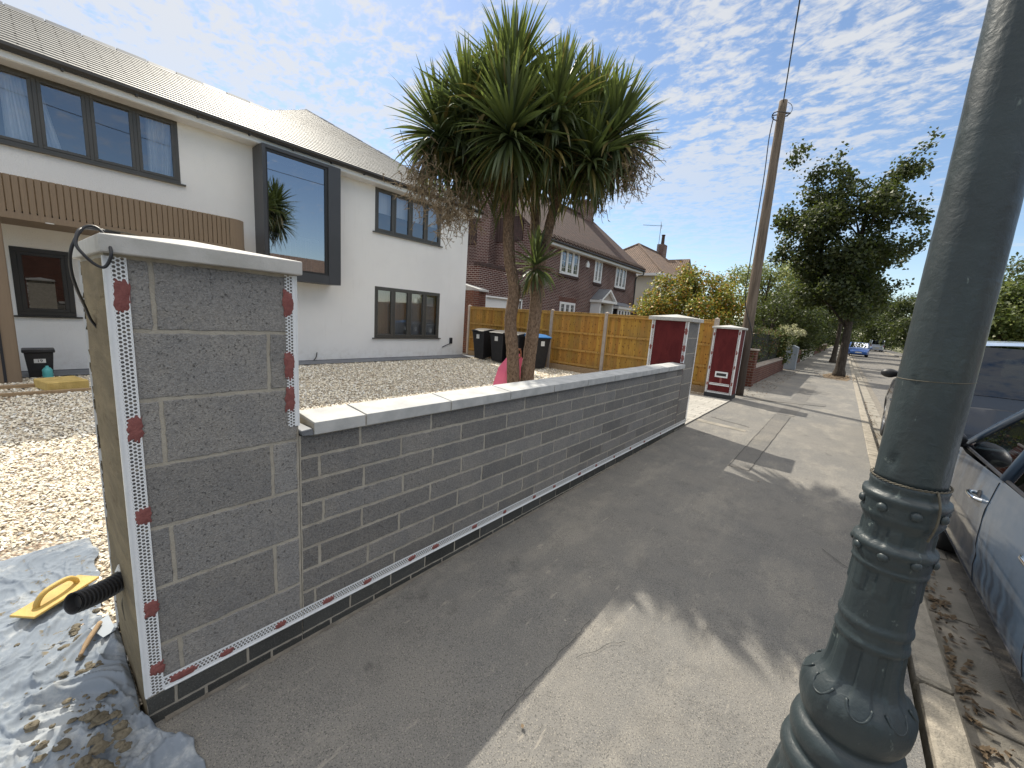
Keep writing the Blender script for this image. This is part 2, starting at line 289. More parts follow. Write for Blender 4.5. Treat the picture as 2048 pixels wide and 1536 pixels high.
M['carglass'] = glass('car_glass', (.23, .28, .26), .07)
M['rearglass'] = glass('privacy_glass', (.05, .055, .06), .02)
def paint(name, c, met=.5, rough=.28):
    a = NT(name); n = a.noise(a.obj(), 700, 2, .6); a.fin(a.mix(a.math('MULTIPLY', n, .3), c, tuple(min(1, x*1.6) for x in c)), rough, met, .5); a.b.inputs['Coat Weight'].default_value = .8; a.b.inputs['Coat Roughness'].default_value = .06
    d = a.noise(a.obj(), 6, 5, .6); a.val(a.ramp(d, .3, .7, rough, rough+.18), a.b.inputs['Roughness']); return a.m
M['carblue'] = paint('steel_blue_metallic_paint', (.045, .080, .135), .3); M['suv'] = paint('dark_slate_metallic_paint', (.030, .036, .048), .25)
M['carblue2'] = paint('bright_blue_metallic_paint', (.02, .10, .36)); M['silver'] = paint('silver_paint', (.42, .46, .54), .6)
M['chrome'] = surf('chrome_trim', (.8, .8, .8), None, 3, .12, metal=1)
M['rubber'] = surf('tyre_rubber', (.018, .018, .019), None, 20, .85)
M['alloy'] = surf('alloy_wheel', (.42, .43, .45), None, 3, .3, metal=.9)
M['plateY'] = surf('yellow_number_plate', (.72, .52, .03), None, 3, .4); M['plateW'] = surf('white_number_plate', (.8, .8, .78), None, 3, .4)
M['headlamp'] = surf('headlamp_lens', (.62, .66, .7), None, 3, .1); M['taillamp'] = surf('red_tail_lamp', (.30, .01, .012), None, 3, .15)
M['cabinet'] = surf('grey_cabinet_paint', (.30, .34, .385), (.26, .30, .34), 4, .6)
M['lead'] = surf('lead_flashing', (.17, .18, .20), None, 3, .6)
M['soil'] = surf('dry_soil', (.22, .16, .10), (.14, .10, .06), 6, .95, .01, 50)
M['grass'] = surf('verge_ground', (.10, .12, .05), (.16, .14, .07), 3, .95, .02, 30)
M['litter'] = surf('dead_leaf', (.17, .12, .07), (.10, .07, .042), 40, .85)

# ---------------------------------------------------------------- mesh helpers
COL = sc.collection
class MB:
    def __init__(s): s.v = []; s.f = []; s.c = []; s.uvs = {}
    def face(s, pts, col=None, uv=None):
        i = len(s.v); s.v += [tuple(p) for p in pts]; s.f.append(tuple(range(i, i+len(pts)))); s.c.append(col)
        if uv: s.uvs[len(s.f)-1] = uv
    def add(s, vs, fs, col=None):
        i = len(s.v); s.v += [tuple(p) for p in vs]
        for f in fs: s.f.append(tuple(i+k for k in f)); s.c.append(col)
    def box(s, x0, x1, y0, y1, z0, z1, col=None, rot=0, piv=None, jit=0):
        j = lambda: random.uniform(-jit, jit) if jit else 0
        vs = [(x+j(), y+j(), z+j()) for z in (z0, z1) for y in (y0, y1) for x in (x0, x1)]
        if rot:
            px, py = piv or ((x0+x1)/2, (y0+y1)/2); c, q = math.cos(rot), math.sin(rot)
            vs = [(px+(x-px)*c-(y-py)*q, py+(x-px)*q+(y-py)*c, z) for x, y, z in vs]
        s.add(vs, [(0, 2, 3, 1), (4, 5, 7, 6), (0, 1, 5, 4), (2, 6, 7, 3), (0, 4, 6, 2), (1, 3, 7, 5)], col)
    def prism(s, poly, axis, a, b, col=None):
        # poly: 2-D points; axis: the extrusion axis 0/1/2
        def P(p, t):
            return {0: (t, p[0], p[1]), 1: (p[0], t, p[1]), 2: (p[0], p[1], t)}[axis]
        n = len(poly); vs = [P(p, a) for p in poly]+[P(p, b) for p in poly]
        s.add(vs, [tuple(range(n-1, -1, -1)), tuple(range(n, 2*n))]+[(i, (i+1) % n, n+(i+1) % n, n+i) for i in range(n)], col)
    def tube(s, path, rad, n=10, col=None, cap=True, wob=0):
        path = [Vector(p) for p in path]; m = len(path); rad = rad if isinstance(rad, (list, tuple)) else [rad]*m
        base = len(s.v); up = None
        for k, p in enumerate(path):
            t = (path[min(k+1, m-1)]-path[max(k-1, 0)]).normalized()
            if up is None: up = Vector((1, 0, 0)) if abs(t.x) < .9 else Vector((0, 1, 0))
            u = (up-t*up.dot(t)).normalized(); up = u; q = t.cross(u)
            for i in range(n):
                a = 2*math.pi*i/n; r = rad[k]
                if wob: r *= 1+wob*mn.noise(Vector((math.cos(a)*2, math.sin(a)*2, k*.7+p.x)))
                s.v.append(tuple(p+(u*math.cos(a)+q*math.sin(a))*r))
        for k in range(m-1):
            for i in range(n):
                s.f.append((base+k*n+i, base+k*n+(i+1) % n, base+(k+1)*n+(i+1) % n, base+(k+1)*n+i)); s.c.append(col)
        if cap:
            s.f.append(tuple(base+i for i in reversed(range(n)))); s.c.append(col); s.f.append(tuple(base+(m-1)*n+i for i in range(n))); s.c.append(col)
    def lathe(s, prof, c=(0, 0), n=48, fn=None, col=None):
        base = len(s.v)
        for r, z in prof:
            for i in range(n):
                a = 2*math.pi*i/n; rr = r+(fn(a, z, r) if fn else 0); s.v.append((c[0]+rr*math.cos(a), c[1]+rr*math.sin(a), z))
        for k in range(len(prof)-1):
            for i in range(n): s.f.append((base+k*n+i, base+k*n+(i+1) % n, base+(k+1)*n+(i+1) % n, base+(k+1)*n+i)); s.c.append(col)
        s.f.append(tuple(base+i for i in reversed(range(n)))); s.c.append(col); s.f.append(tuple(base+(len(prof)-1)*n+i for i in range(n))); s.c.append(col)
    def build(s, name, mat, parent=None, smooth=False, bevel=0, local=False, seg=1, **kw):
        off = Vector(parent_loc(parent)) if parent is not None and not local else Vector((0, 0, 0))
        me = bpy.data.meshes.new(name); me.from_pydata([(x-off.x, y-off.y, z-off.z) for x, y, z in s.v], [], s.f); me.update()
        if any(c is not None for c in s.c):
            at = me.color_attributes.new('Col', 'FLOAT_COLOR', 'CORNER'); d = np.ones((len(me.loops), 4), np.float32); k = 0
            for f, c in zip(s.f, s.c):
                c = c or (.5, .5, .5); d[k:k+len(f), :3] = c; k += len(f)
            at.data.foreach_set('color', d.ravel())
        ul = me.uv_layers.new(name='UV'); un = np.zeros((len(me.loops), 2), np.float32); k = 0
        for pi, p in enumerate(me.polygons):
            if pi in s.uvs:
                for q, t in enumerate(s.uvs[pi]): un[k+q] = t
                k += len(p.vertices); continue
            nr = p.normal; u = Vector((0, 0, 1)).cross(nr) if abs(nr.z) < .97 else Vector((1, 0, 0)); u.normalize(); vv = nr.cross(u)
            if abs(nr.z) >= .97: vv = Vector((0, 1, 0))
            for vi in p.vertices:
                co = me.vertices[vi].co+off; un[k] = (co.dot(u), co.dot(vv)); k += 1
        ul.data.foreach_set('uv', un.ravel())
        if smooth: me.polygons.foreach_set('use_smooth', [True]*len(me.polygons))
        me.materials.append(mat if not isinstance(mat, str) else M[mat])
        o = bpy.data.objects.new(name, me); COL.objects.link(o)
        if parent is not None: o.parent = parent
        if bevel:
            b = o.modifiers.new('bevel', 'BEVEL'); b.width = bevel; b.segments = seg; b.limit_method = 'ANGLE'; b.angle_limit = math.radians(35)
            if smooth is False and seg > 1: me.polygons.foreach_set('use_smooth', [True]*len(me.polygons)); w_ = o.modifiers.new('wn', 'WEIGHTED_NORMAL')
        for k_, v_ in kw.items(): o[k_] = v_
        return o
def parent_loc(p):
    l = Vector((0, 0, 0))
    while p is not None: l += p.location; p = p.parent
    return l
def thing(name, label, cat, loc=(0, 0, 0), group=None):
    o = bpy.data.objects.new(name, None); COL.objects.link(o); o.location = loc; o.empty_display_size = .1
    o['label'] = label; o['category'] = cat
    if group: o['group'] = group
    return o
def tag(o, label, cat, group=None):
    o['label'] = label; o['category'] = cat
    if group: o['group'] = group
    return o
def struct(o, kind='structure'): o['kind'] = kind; return o
def copy_tree(o, parent=None):
    c = o.copy(); COL.objects.link(c); c.parent = parent
    for ch in list(o.children): copy_tree(ch, c)
    return c
def arr_mesh(name, V, F, mat, parent=None, colors=None, smooth=False):
    """V (n,3) world, F (m,4) quads, colors (m,3) per face"""
    off = np.array(parent_loc(parent)) if parent is not None else np.zeros(3)
    me = bpy.data.meshes.new(name); nv, nf = len(V), len(F); k = F.shape[1]
    me.vertices.add(nv); me.vertices.foreach_set('co', (V-off).astype(np.float32).ravel())
    me.loops.add(nf*k); me.loops.foreach_set('vertex_index', F.astype(np.int32).ravel())
    me.polygons.add(nf); me.polygons.foreach_set('loop_start', np.arange(0, nf*k, k, dtype=np.int32))
    me.update(calc_edges=True)
    if colors is not None:
        at = me.color_attributes.new('Col', 'FLOAT_COLOR', 'CORNER'); d = np.ones((nf, k, 4), np.float32); d[:, :, :3] = colors[:, None, :]; at.data.foreach_set('color', d.ravel())
    if smooth: me.polygons.foreach_set('use_smooth', [True]*nf)
    me.materials.append(M[mat]); o = bpy.data.objects.new(name, me); COL.objects.link(o)
    if parent is not None: o.parent = parent
    return o
def leaf_cloud(name, blobs, n, size, palette, mat='leaf', parent=None, up=.5, surf_bias=.55, flat=(1, 1, 1), aspect=.75):
    B = np.array(blobs, float); wt = B[:, 3]**2.3; wt /= wt.sum(); idx = rng.choice(len(B), n, p=wt)
    d = rng.normal(size=(n, 3)); d /= np.linalg.norm(d, axis=1)[:, None]
    rr = np.where(rng.random(n) < surf_bias, .78+.30*rng.random(n), rng.random(n)**.5)
    # twig clumps: pull leaves to shared directions
    P = B[idx, :3]+d*(B[idx, 3]*rr)[:, None]*np.array(flat)
    cl = rng.normal(size=(max(8, n//14), 3)); ci = rng.integers(0, len(cl), n)
    P += (rng.normal(size=(n, 3))*size*.8)
    keep = (np.sin(P[:, 0]*2.9/size*.16+1)+np.sin(P[:, 1]*3.1/size*.16+2)+np.sin(P[:, 2]*3.3/size*.16)) > -1.15
    P = P[keep]; d = d[keep]; n = len(P)
    nrm = d*.6+rng.normal(size=(n, 3))*.8+np.array([0, 0, up]); nrm /= np.linalg.norm(nrm, axis=1)[:, None]
    a = np.cross(nrm, rng.normal(size=(n, 3))); a /= np.linalg.norm(a, axis=1)[:, None]; b = np.cross(nrm, a)
    s = size*(.6+.8*rng.random(n)); a *= s[:, None]; b *= (s*aspect)[:, None]; fold = nrm*(s*.22)[:, None]
    V = np.stack([P-a, P-b*.5+fold*0, P+a, P+b*.5], 1)
    V = np.stack([P-a*.5, P-b*.5-fold, P+a*.5, P+b*.5-fold], 1).reshape(-1, 3); F = np.arange(len(V)).reshape(-1, 4)
    pal = np.array(palette); c = pal[rng.integers(0, len(pal), n)]*(.75+.5*rng.random((n, 1)))
    return arr_mesh(name, V, F, mat, parent, c)
def gz(y): return min(0., -.06+max(0, y)*.0092) if y < 6.52 else 0.

# ================================================================ SETTING
def sheet(name, mat, x0, x1, y0, y1, z, nx=2, ny=2, zf=None, thick=0):
    m = MB(); xs = np.linspace(x0, x1, nx); ys = np.linspace(y0, y1, ny) if not isinstance(ny, list) else ny
    for i in range(len(xs)-1):
        for j in range(len(ys)-1):
            q = [(xs[i], ys[j]), (xs[i+1], ys[j]), (xs[i+1], ys[j+1]), (xs[i], ys[j+1])]
            m.face([(a, b, z+(zf(b) if zf else 0)) for a, b in q])
    return struct(m.build(name, mat))
YS = [-14., 0., 6.52, 30, 60, 140]
sheet('ground', 'grass', -400, 400, -300, 500, -.16)
sheet('pavement', 'pave', -1.95, .485, 0, 0, 0, 2, YS, gz)
sheet('road', 'road', .84, 5.3, 0, 0, -.10, 2, YS, gz)
M['grit'] = surf('road_edge_grit', (.23, .205, .17), (.15, .135, .115), 14, .95, .006, 120)
sheet('roadside_grit', 'grit', .858, .985, 0, 0, -.094, 2, YS, gz)
sheet('far_pavement', 'pave', 5.42, 7.6, -14, 140, .0)
sheet('gravel', 'gravel', -14, -1.78, -9, 10.35, -.012)
sheet('side_driveway', 'channel', -14, -1.9, 10.4, 13.0, -.012)
sheet('front_garden_soil', 'soil', -12, -1.9, 13.0, 60, -.010)
sheet('block_driveway', 'setts', -5.2, -1.72, 6.46, 9.86, .004)
sheet('house_apron', 'lead', -10.6, -9.85, -1, 10.2, .012)
# kerb, dropped near the tree; channel strip
m = MB(); y = -13.
while y < 110:
    y2 = y+.914; x = .485-.002*max(0, y-6)*.6
    x += .05*max(0, 1-y/6) if y < 6 else 0
    m.box(x, x+.125, y+.004, y2-.004, -.16+gz(y), .004+gz(y)+random.uniform(-.003, .003), jit=.002); y = y2
struct(m.build('kerb', 'kerb', bevel=.012))
m = MB(); y = -13.
while y < 110:
    y2 = y+.914; x = .61-.002*max(0, y-6)*.6+(.05*max(0, 1-y/6) if y < 6 else 0)
    m.box(x, x+.255, y+.003, y2-.003, -.2, -.088+gz(y)+random.uniform(-.002, .002), jit=.001); y = y2
struct(m.build('gutter_channel', 'channel', bevel=.004))
m = MB(); y = -13.
while y < 120: m.box(5.3, 5.42, y+.004, y+.91, -.16, .01); y += .914
struct(m.build('far_kerb', 'kerb', bevel=.012))
# repairs and joints in the footway (sheets about 4 mm proud)
def patch(name, pts, mat='patchA', dz=.004):
    m = MB(); m.face([(x, y_, dz+gz(y_)) for x, y_ in pts]); return struct(m.build(name, mat))
patch('trench_repair', [(-.79, 6.53), (-.57, 6.53), (-.55, 9.0), (-.78, 9.0)])
patch('trench_repair', [(-.80, 5.0), (-.585, 5.0), (-.57, 6.52), (-.79, 6.52)])
patch('trench_repair', [(-.78, 9.1), (-.5, 9.1), (-.42, 16), (-.75, 16)])
patch('crossover_repair', [(-1.70, 7.2), (-.95, 7.05), (-.95, 6.9), (-1.70, 7.0)], 'channel')
patch('far_trench_repair', [(-1.6, 10.4), (-.1, 11.2), (-.1, 11.6), (-1.6, 10.9)], 'patchA', .008)
m = MB()     # open joints and cracks: thin dark tar lines
def crack(pts, wd):
    for (a, b) in zip(pts[:-1], pts[1:]):
        a = Vector((*a, 0)); b = Vector((*b, 0)); n_ = Vector((-(b-a).y, (b-a).x, 0)).normalized()*wd/2
        m.face([(p.x, p.y, .0085+gz(p.y)) for p in (a-n_, b-n_, b+n_, a+n_)])
def wiggle(a, b, n, amp):
    return [(a[0]+(b[0]-a[0])*t/n+random.uniform(-amp, amp), a[1]+(b[1]-a[1])*t/n+random.uniform(-amp, amp)) for t in range(n+1)]
crack(wiggle((-.79, 1.05), (-.785, 1.75), 26, .008), .0018); crack(wiggle((-.79, 5.), (-.79, 9.), 30, .004), .005); crack(wiggle((-.585, 5.), (-.55, 9.), 30, .004), .004)
crack(wiggle((-1.72, 6.43), (-1.72, 9.9), 12, .004), .022); crack(wiggle((-1.6, 7.55), (-.95, 7.3), 9, .01), .016)
crack(wiggle((.1, 3.6), (.47, 3.2), 9, .02), .004); crack(wiggle((-.72, 1.5), (-.6, 1.75), 8, .010), .002)
struct(m.build('pavement_joint', 'rubber'))
m = MB(); k0 = None     # sandy crumbs swept against the foot of the wall
yy_ = .2
while yy_ < 5.9:
    w_ = .018+.022*abs(mn.noise(Vector((yy_*3, 1, 1))))+.012*abs(mn.noise(Vector((yy_*17, 4, 1)))); q_ = (yy_, w_)
    if k0: m.face([(-1.712, k0[0], .006+gz(k0[0])), (-1.712+k0[1], k0[0], .003+gz(k0[0])), (-1.712+w_, yy_, .003+gz(yy_)), (-1.712, yy_, .006+gz(yy_))])
    k0 = q_; yy_ += .03
struct(m.build('wall_foot_sand', 'grit'))
# gravel stones: real stones where they are close, the bed texture carries on behind
def stones(n, xa, xb, ya, yb, size, seed, nm):
    r = np.random.default_rng(seed); P = np.stack([r.uniform(xa, xb, n), r.uniform(ya, yb, n), r.uniform(-.006, .006, n)], 1)
    P = P[~((P[:, 0] > -3.45) & (P[:, 1] < .02+np.clip((P[:, 0]+2.4)*-.04, 0, .1)))]; n = len(P)
    ico = np.array([(0, 0, 1), (.89, 0, .2), (.27, .85, .2), (-.72, .53, .2), (-.72, -.53, .2), (.27, -.85, .2)])
    tris = np.array([(0, 1, 2), (0, 2, 3), (0, 3, 4), (0, 4, 5), (0, 5, 1)])
    s = size*(.55+.75*r.random((n, 1, 1)))*np.array([1, .75, .6])*(.8+.4*r.random((n, 1, 3)))
    jit = 1+.25*r.normal(size=(n, 6, 1)); a = r.random(n)*6.283; V = ico[None]*s*jit
    tl = r.normal(size=(n, 2))*.35; V[:, :, 2] += V[:, :, 0]*tl[:, :1]+V[:, :, 1]*tl[:, 1:]
    c, q = np.cos(a)[:, None], np.sin(a)[:, None]; x = V[:, :, 0]*c-V[:, :, 1]*q; y_ = V[:, :, 0]*q+V[:, :, 1]*c
    V = np.stack([x, y_, V[:, :, 2]], 2)+P[:, None]
    F = (tris[None]+np.arange(n)[:, None, None]*6).reshape(-1, 3)
    pal = np.array([(.80, .72, .56), (.86, .80, .67), (.70, .60, .45), (.90, .87, .79), (.58, .50, .39), (.38, .29, .21), (.52, .52, .51)]); w_ = np.array([.25, .27, .16, .19, .07, .03, .03])
    col = np.repeat(pal[r.choice(7, n, p=w_)]*(.8+.3*r.random((n, 1))), 5, 0)
    return struct(arr_mesh(nm, V.reshape(-1, 3), F, 'stone', None, col), 'stuff')
stones(26000, -5.2, -1.95, -1.0, 1.6, .0125, 1, 'gravel_stones')
stones(26000, -9.8, -5.2, -1.0, 2.2, .0165, 2, 'gravel_stones')
stones(30000, -9.8, -1.95, 2.2, 6.4, .019, 3, 'gravel_stones')
stones(9000, -9.8, -5.2, 6.4, 10.2, .022, 4, 'gravel_stones')
# dead leaves and grit in the gutter
m = MB()
for k in range(420):
    y_ = random.choice([random.uniform(.8, 4.5), random.uniform(2, 14)]); x = .645+abs(random.gauss(0, .035))+(.04 if y_ < 4 else 0)+(.15*random.random() if random.random() < .2 else 0)
    a = random.random()*6.28; s = random.uniform(.010, .030); z = -.083+gz(y_)
    u = Vector((math.cos(a), math.sin(a), random.uniform(-.3, .3)))*s; v = Vector((-math.sin(a), math.cos(a), random.uniform(0, .6)))*s*.5; p = Vector((x, y_, z+.008))
    m.face([p-u, p-v*.9+Vector((0, 0, .006)), p+u, p+v]); m.face([p-u*.4, p+v*1.5, p+u*.6+Vector((0, 0, .012))])
for k in range(60):
    y_ = random.uniform(1., 6); x = random.uniform(-1.6, .45) if random.random() < .3 else random.uniform(.9, 1.3); z = gz(y_)+(.012 if x < .5 else -.09); s = random.uniform(.004, .012); a = random.random()*6.28
    u = Vector((math.cos(a), math.sin(a), .2))*s; v = Vector((-math.sin(a), math.cos(a), .3))*s*.6; p = Vector((x, y_, z)); m.face([p-u, p-v, p+u, p+v])
struct(m.build('leaf_litter', 'litter'), 'stuff')
m = MB()
for k in range(900):
    a = random.random()*6.28; r_ = abs(random.gauss(0, .45)); p = Vector((.03+r_*math.cos(a)*.9, 21.0+r_*math.sin(a)*2.2, .006)); s = random.uniform(.02, .05); b = random.random()*6.28
    u = Vector((math.cos(b), math.sin(b), .3))*s; v = Vector((-math.sin(b), math.cos(b), .2))*s*.5; m.face([p-u, p-v, p+u, p+v])
for k in range(500):
    p = Vector((random.uniform(-1.9, -1.3), random.uniform(10.6, 22), .006)); s = random.uniform(.01, .035); b = random.random()*6.28
    u = Vector((math.cos(b), math.sin(b), .3))*s; v = Vector((-math.sin(b), math.cos(b), .2))*s*.5; m.face([p-u, p-v, p+u, p+v])
struct(m.build('fallen_leaves', 'litter'), 'stuff')
patch('tree_pit_soil', [(-.40, 19.6), (.30, 19.2), (.40, 20.2), (.36, 22.4), (-.2, 22.8), (-.5, 21.3)], 'soil', .005)

# ================================================================ BLOCK WALL AND PIERS
XF = -1.709
def tone(lo=.165, hi=.24, warm=.975):
    t = random.uniform(lo, hi); return (t, t*warm, t*warm*.97)
def rblock(m, xb, xf, y0, y1, z0, z1, col, amp=.0016):
    pts = []
    def edge(a, b):
        n_ = max(2, int((Vector(b)-Vector(a)).length/.018))
        for k in range(n_):
            t = k/n_; y = a[0]+(b[0]-a[0])*t; z = a[1]+(b[1]-a[1])*t; c = amp*1.6 if k == 0 else 0
            pts.append((y+amp*1.7*mn.noise(Vector((y*38, z*38, 1.5)))+random.uniform(-amp, amp)*.5, z+amp*1.7*mn.noise(Vector((y*38, z*38, 7.5)))+random.uniform(-amp, amp)*.5))
    edge((y0, z0), (y1, z0)); edge((y1, z0), (y1, z1)); edge((y1, z1), (y0, z1)); edge((y0, z1), (y0, z0))
    cy_, cz_ = (y0+y1)/2, (z0+z1)/2; n_ = len(pts); i0 = len(m.v)
    inn = [(y+(.0022 if y < cy_ else -.0022), z+(.0022 if z < cz_ else -.0022)) for y, z in pts]
    m.add([(xb, y, z) for y, z in pts]+[(xf-.0016, y, z) for y, z in pts]+[(xf, y, z) for y, z in inn], [(i, (i+1) % n_, n_+(i+1) % n_, n_+i) for i in range(n_)]+[(n_+i, n_+(i+1) % n_, 2*n_+(i+1) % n_, 2*n_+i) for i in range(n_)]+[tuple(range(2*n_, 3*n_))], col)
def blocks_x(m, xf, y0, y1, z0, z1, L, H, off, mort=.011, eng=False, firstz=None):
    """coursed blocks on a plane facing +x: slabs 8 mm deep standing 3 mm off the mortar"""
    z = z0; k = 0
    while z < z1-.004:
        zt = min(z+H-mort, z1); y_ = y0-off(k)
        while y_ < y1:
            a, b = max(y_, y0), min(y_+L-mort, y1)
            if b-a > .012: rblock(m, xf-.014, xf+random.uniform(-.0012, .0012), a, b, z, zt, tone(.045, .08, 1.03) if eng else tone())
            y_ += L
        z += H; k += 1
def bead_x(parent, y0, y1, z0, z1, nose, x=XF+.0052, nm='corner_bead'):
    """perforated bead on a plane facing +x; nose = side of the solid nose: 'y0','y1','z0'"""
    m = MB(); pts = [(x, y0, z0), (x, y1, z0), (x, y1, z1), (x, y0, z1)]
    U = {'y0': lambda p: (p[1]-y0, p[2]), 'y1': lambda p: (y1-p[1], p[2]), 'z0': lambda p: (p[2]-z0, p[1])}[nose]
    m.face(pts, uv=[U(p) for p in pts]); o = m.build(nm, 'bead', parent)
    n_ = MB()
    if nose == 'y0': n_.box(x-.003, x+.0025, y0-.002, y0+.003, z0, z1)
    if nose == 'y1': n_.box(x-.003, x+.0025, y1-.003, y1+.002, z0, z1)
    if nose == 'z0': n_.box(x-.003, x+.0025, y0, y1, z0-.002, z0+.002)
    e = n_.build('bead_nose', 'beadplain', o)
    return o
def dab(parent, c, ry, rz, axis='x', nm='adhesive_dab'):
    m = MB(); n = 40; ph = random.random()*9; ring = []; inner = []
    for i in range(n):
        a = 2*math.pi*i/n; r = 1+.30*mn.noise(Vector((math.cos(a)*2.2+ph, math.sin(a)*2.2, ph)))+.22*mn.noise(Vector((math.cos(a)*7+ph, math.sin(a)*7, ph)))
        sq = 1/max(abs(math.cos(a)), abs(math.sin(a)))**.55
        u, v = ry*r*sq*math.cos(a), rz*r*sq*math.sin(a)
        ring.append((u, v)); inner.append((u*.8, v*.8))
    P = (lambda u, v, t: (c[0]+t, c[1]+u, c[2]+v)) if axis == 'x' else (lambda u, v, t: (c[0]+u, c[1]-t, c[2]+v))
    vs = [P(u, v, -.003) for u, v in ring]+[P(u, v, .0008+.0008*mn.noise(Vector((u*90, v*90, ph)))) for u, v in inner]+[P(u*.4, v*.4, .0012+.0012*mn.noise(Vector((u*60, v*60, ph+3)))) for u, v in inner]+[P(0, 0, .0015)]
    fs = [(i, (i+1) % n, n+(i+1) % n, n+i) for i in range(n)]+[(n+i, n+(i+1) % n, 2*n+(i+1) % n, 2*n+i) for i in range(n)]+[(2*n+i, 2*n+(i+1) % n, 3*n) for i in range(n)]
    m.add(vs, fs); return m.build(nm, 'adhesive', parent, smooth=True)
def cap_mesh(m, q, z0, z1, apex):
    cx_, cy_ = sum(p[0] for p in q)/4, sum(p[1] for p in q)/4
    vs = [(x, y_, z0) for x, y_ in q]+[(x, y_, z1) for x, y_ in q]+[(cx_, cy_, apex)]
    m.add(vs, [(3, 2, 1, 0)]+[(i, (i+1) % 4, 4+(i+1) % 4, 4+i) for i in range(4)]+[(4+i, 4+(i+1) % 4, 8) for i in range(4)])

# --- the near pier
P1 = thing('gate_pier', 'tall near pier of bare grey blocks with muddy rendered side and white perforated beads', 'pier', (-1.98, .42, 0), 'block gate piers')
m = MB(); m.prism([(XF-.0028, .158), (XF-.0028, .6935), (-2.26, .6935), (-2.26, .146)], 2, -.1, 1.6); m.build('mortar_core', 'mortar', P1)
m = MB()
def off1(k): return .43-.105 if k % 2 == 0 else .43-.0
# bottom course is z .065-.245; odd courses have the short block on the right
z = .0295
for k in range(7):
    za, zb = max(z, .067), z+.2115
    cuts = [.160, .262, .692] if k % 2 == 0 else [.160, .590, .692]
    for a, b in zip(cuts[:-1], cuts[1:]): rblock(m, XF-.014, XF+random.uniform(-.001, .001), a+.005, b-.008, za, min(zb, 1.596), tone(.24, .31), .002)
    z += .2245
m.build('blockwork', 'block', P1)
m = MB(); blocks_x(m, XF+.001, .158, .692, -.085, .063, .235, .075, lambda k: .06 if k == 0 else .15, .011, True); m.build('plinth_bricks', 'engbrick', P1)
m = MB()     # rendered side: wavy coat, thicker than the bead, ragged far edge
n1, n2 = 26, 90; vs = []; fs = []
for j in range(n2+1):
    z = -.03+1.615*j/n2
    for i in range(n1+1):
        t = i/n1; x = XF-.014-(2.262-1.709-.014)*t; yb = .1575-.0105*t
        if i == n1: x += .016*mn.noise(Vector((z*9, 1, 2)))-.004
        yy = yb-.0045+.0045*mn.noise(Vector((x*5, z*3, .5)))+.0025*mn.noise(Vector((x*22, z*16, 3)))-(.003 if .1 < t < .9 else 0)
        vs.append((x, yy if 0 < i < n1 else yb, z))
fs = [(j*(n1+1)+i, (j+1)*(n1+1)+i, (j+1)*(n1+1)+i+1, j*(n1+1)+i+1) for j in range(n2) for i in range(n1)]
m.add(vs, fs); m.build('render_coat', 'slurry', P1, smooth=True)
m = MB()     # ragged mortar lumps on the far edge of the coat
for k in range(60):
    z = random.uniform(0, 1.56); r_ = random.uniform(.006, .016); m.box(-2.272, -2.258, .143, .149+r_*.2, z, z+r_*2.4, jit=.004)
struct(m.build('mortar_crumbs', 'mud', P1), 'stuff')
m = MB(); cap_mesh(m, [(-1.668, .147), (-1.668, .704), (-2.325, .704), (-2.325, .128)], 1.60, 1.651, 1.70); m.build('cap', 'cap', P1, bevel=.004, seg=2)
bead_x(P1, .1565, .206, .066, 1.592, 'y0'); bead_x(P1, .650, .693, .985, 1.596, 'y1'); bead_x(P1, .206, .695, .066, .119, 'z0', nm='base_bead')
m = MB(); m.box(XF-.012, XF+.0052, .1535, .1568, .066, 1.592); m.build('bead_nose', 'beadplain', P1)
m = MB(); m.box(-2.268, -2.262, .138, .152, .02, 1.59, jit=.001); m.build('corner_bead', 'beadplain', P1)
for z, s in ((1.475, .055), (1.055, .045), (.755, .030), (.405, .032), (.165, .026)): dab(P1, (XF+.0062, .1905+random.uniform(-.003, .003), z), .021, s)
for z, s in ((1.49, .050), (1.24, .055), (1.10, .055)): dab(P1, (XF+.0062, .662, z), .020, s)
dab(P1, (XF+.0062, .262, .092), .045, .016); dab(P1, (XF+.0062, .40, .089), .026, .014); dab(P1, (XF+.0062, .60, .09), .024, .015)
m = MB(); m.tube([(-1.975, .165, .418), (-1.973, .136, .420)], .050, 4); m.build('pipe_sleeve', 'label', P1)
# duct and cable come out of the pier
m = MB(); a = Vector((-1.975, .175, .418)); b = Vector((-1.865, .0165, .436)); pth = []; rr = []
for k in range(61):
    t = k/60; pth.append(a.lerp(b, t)+Vector((0, 0, -.012*math.sin(t*3.14)))); rr.append((.0365, .0365, .0300, .0300)[k % 4])
m.tube(pth, rr, 22, cap=False)
q = [pth[-1], pth[-1].lerp(pth[-6], 1.)]; m.tube([pth[-1], pth[-8]], [.0315, .024], 22, cap=False); m.tube([pth[-8], pth[-9]], [.024, .001], 22)
M['duct'] = surf('duct_plastic', (.028, .028, .030), None, 5, .32); o = m.build('flexible_duct', 'duct', None); tag(o, 'black corrugated duct sticking out of the rendered side of the near pier', 'pipe')
m = MB(); ctl = [(-1.95, .150, 1.36), (-1.943, .135, 1.39), (-1.895, .122, 1.432), (-1.797, .103, 1.486), (-1.738, .092, 1.535), (-1.698, .091, 1.582), (-1.697, .103, 1.625), (-1.715, .126, 1.665), (-1.713, .151, 1.668), (-1.692, .166, 1.640), (-1.660, .170, 1.601), (-1.660, .163, 1.572), (-1.662, .151, 1.556), (-1.665, .133, 1.564), (-1.668, .115, 1.586), (-1.680, .103, 1.614), (-1.705, .115, 1.655), (-1.754, .144, 1.668), (-1.771, .177, 1.668), (-1.788, .206, 1.670)]
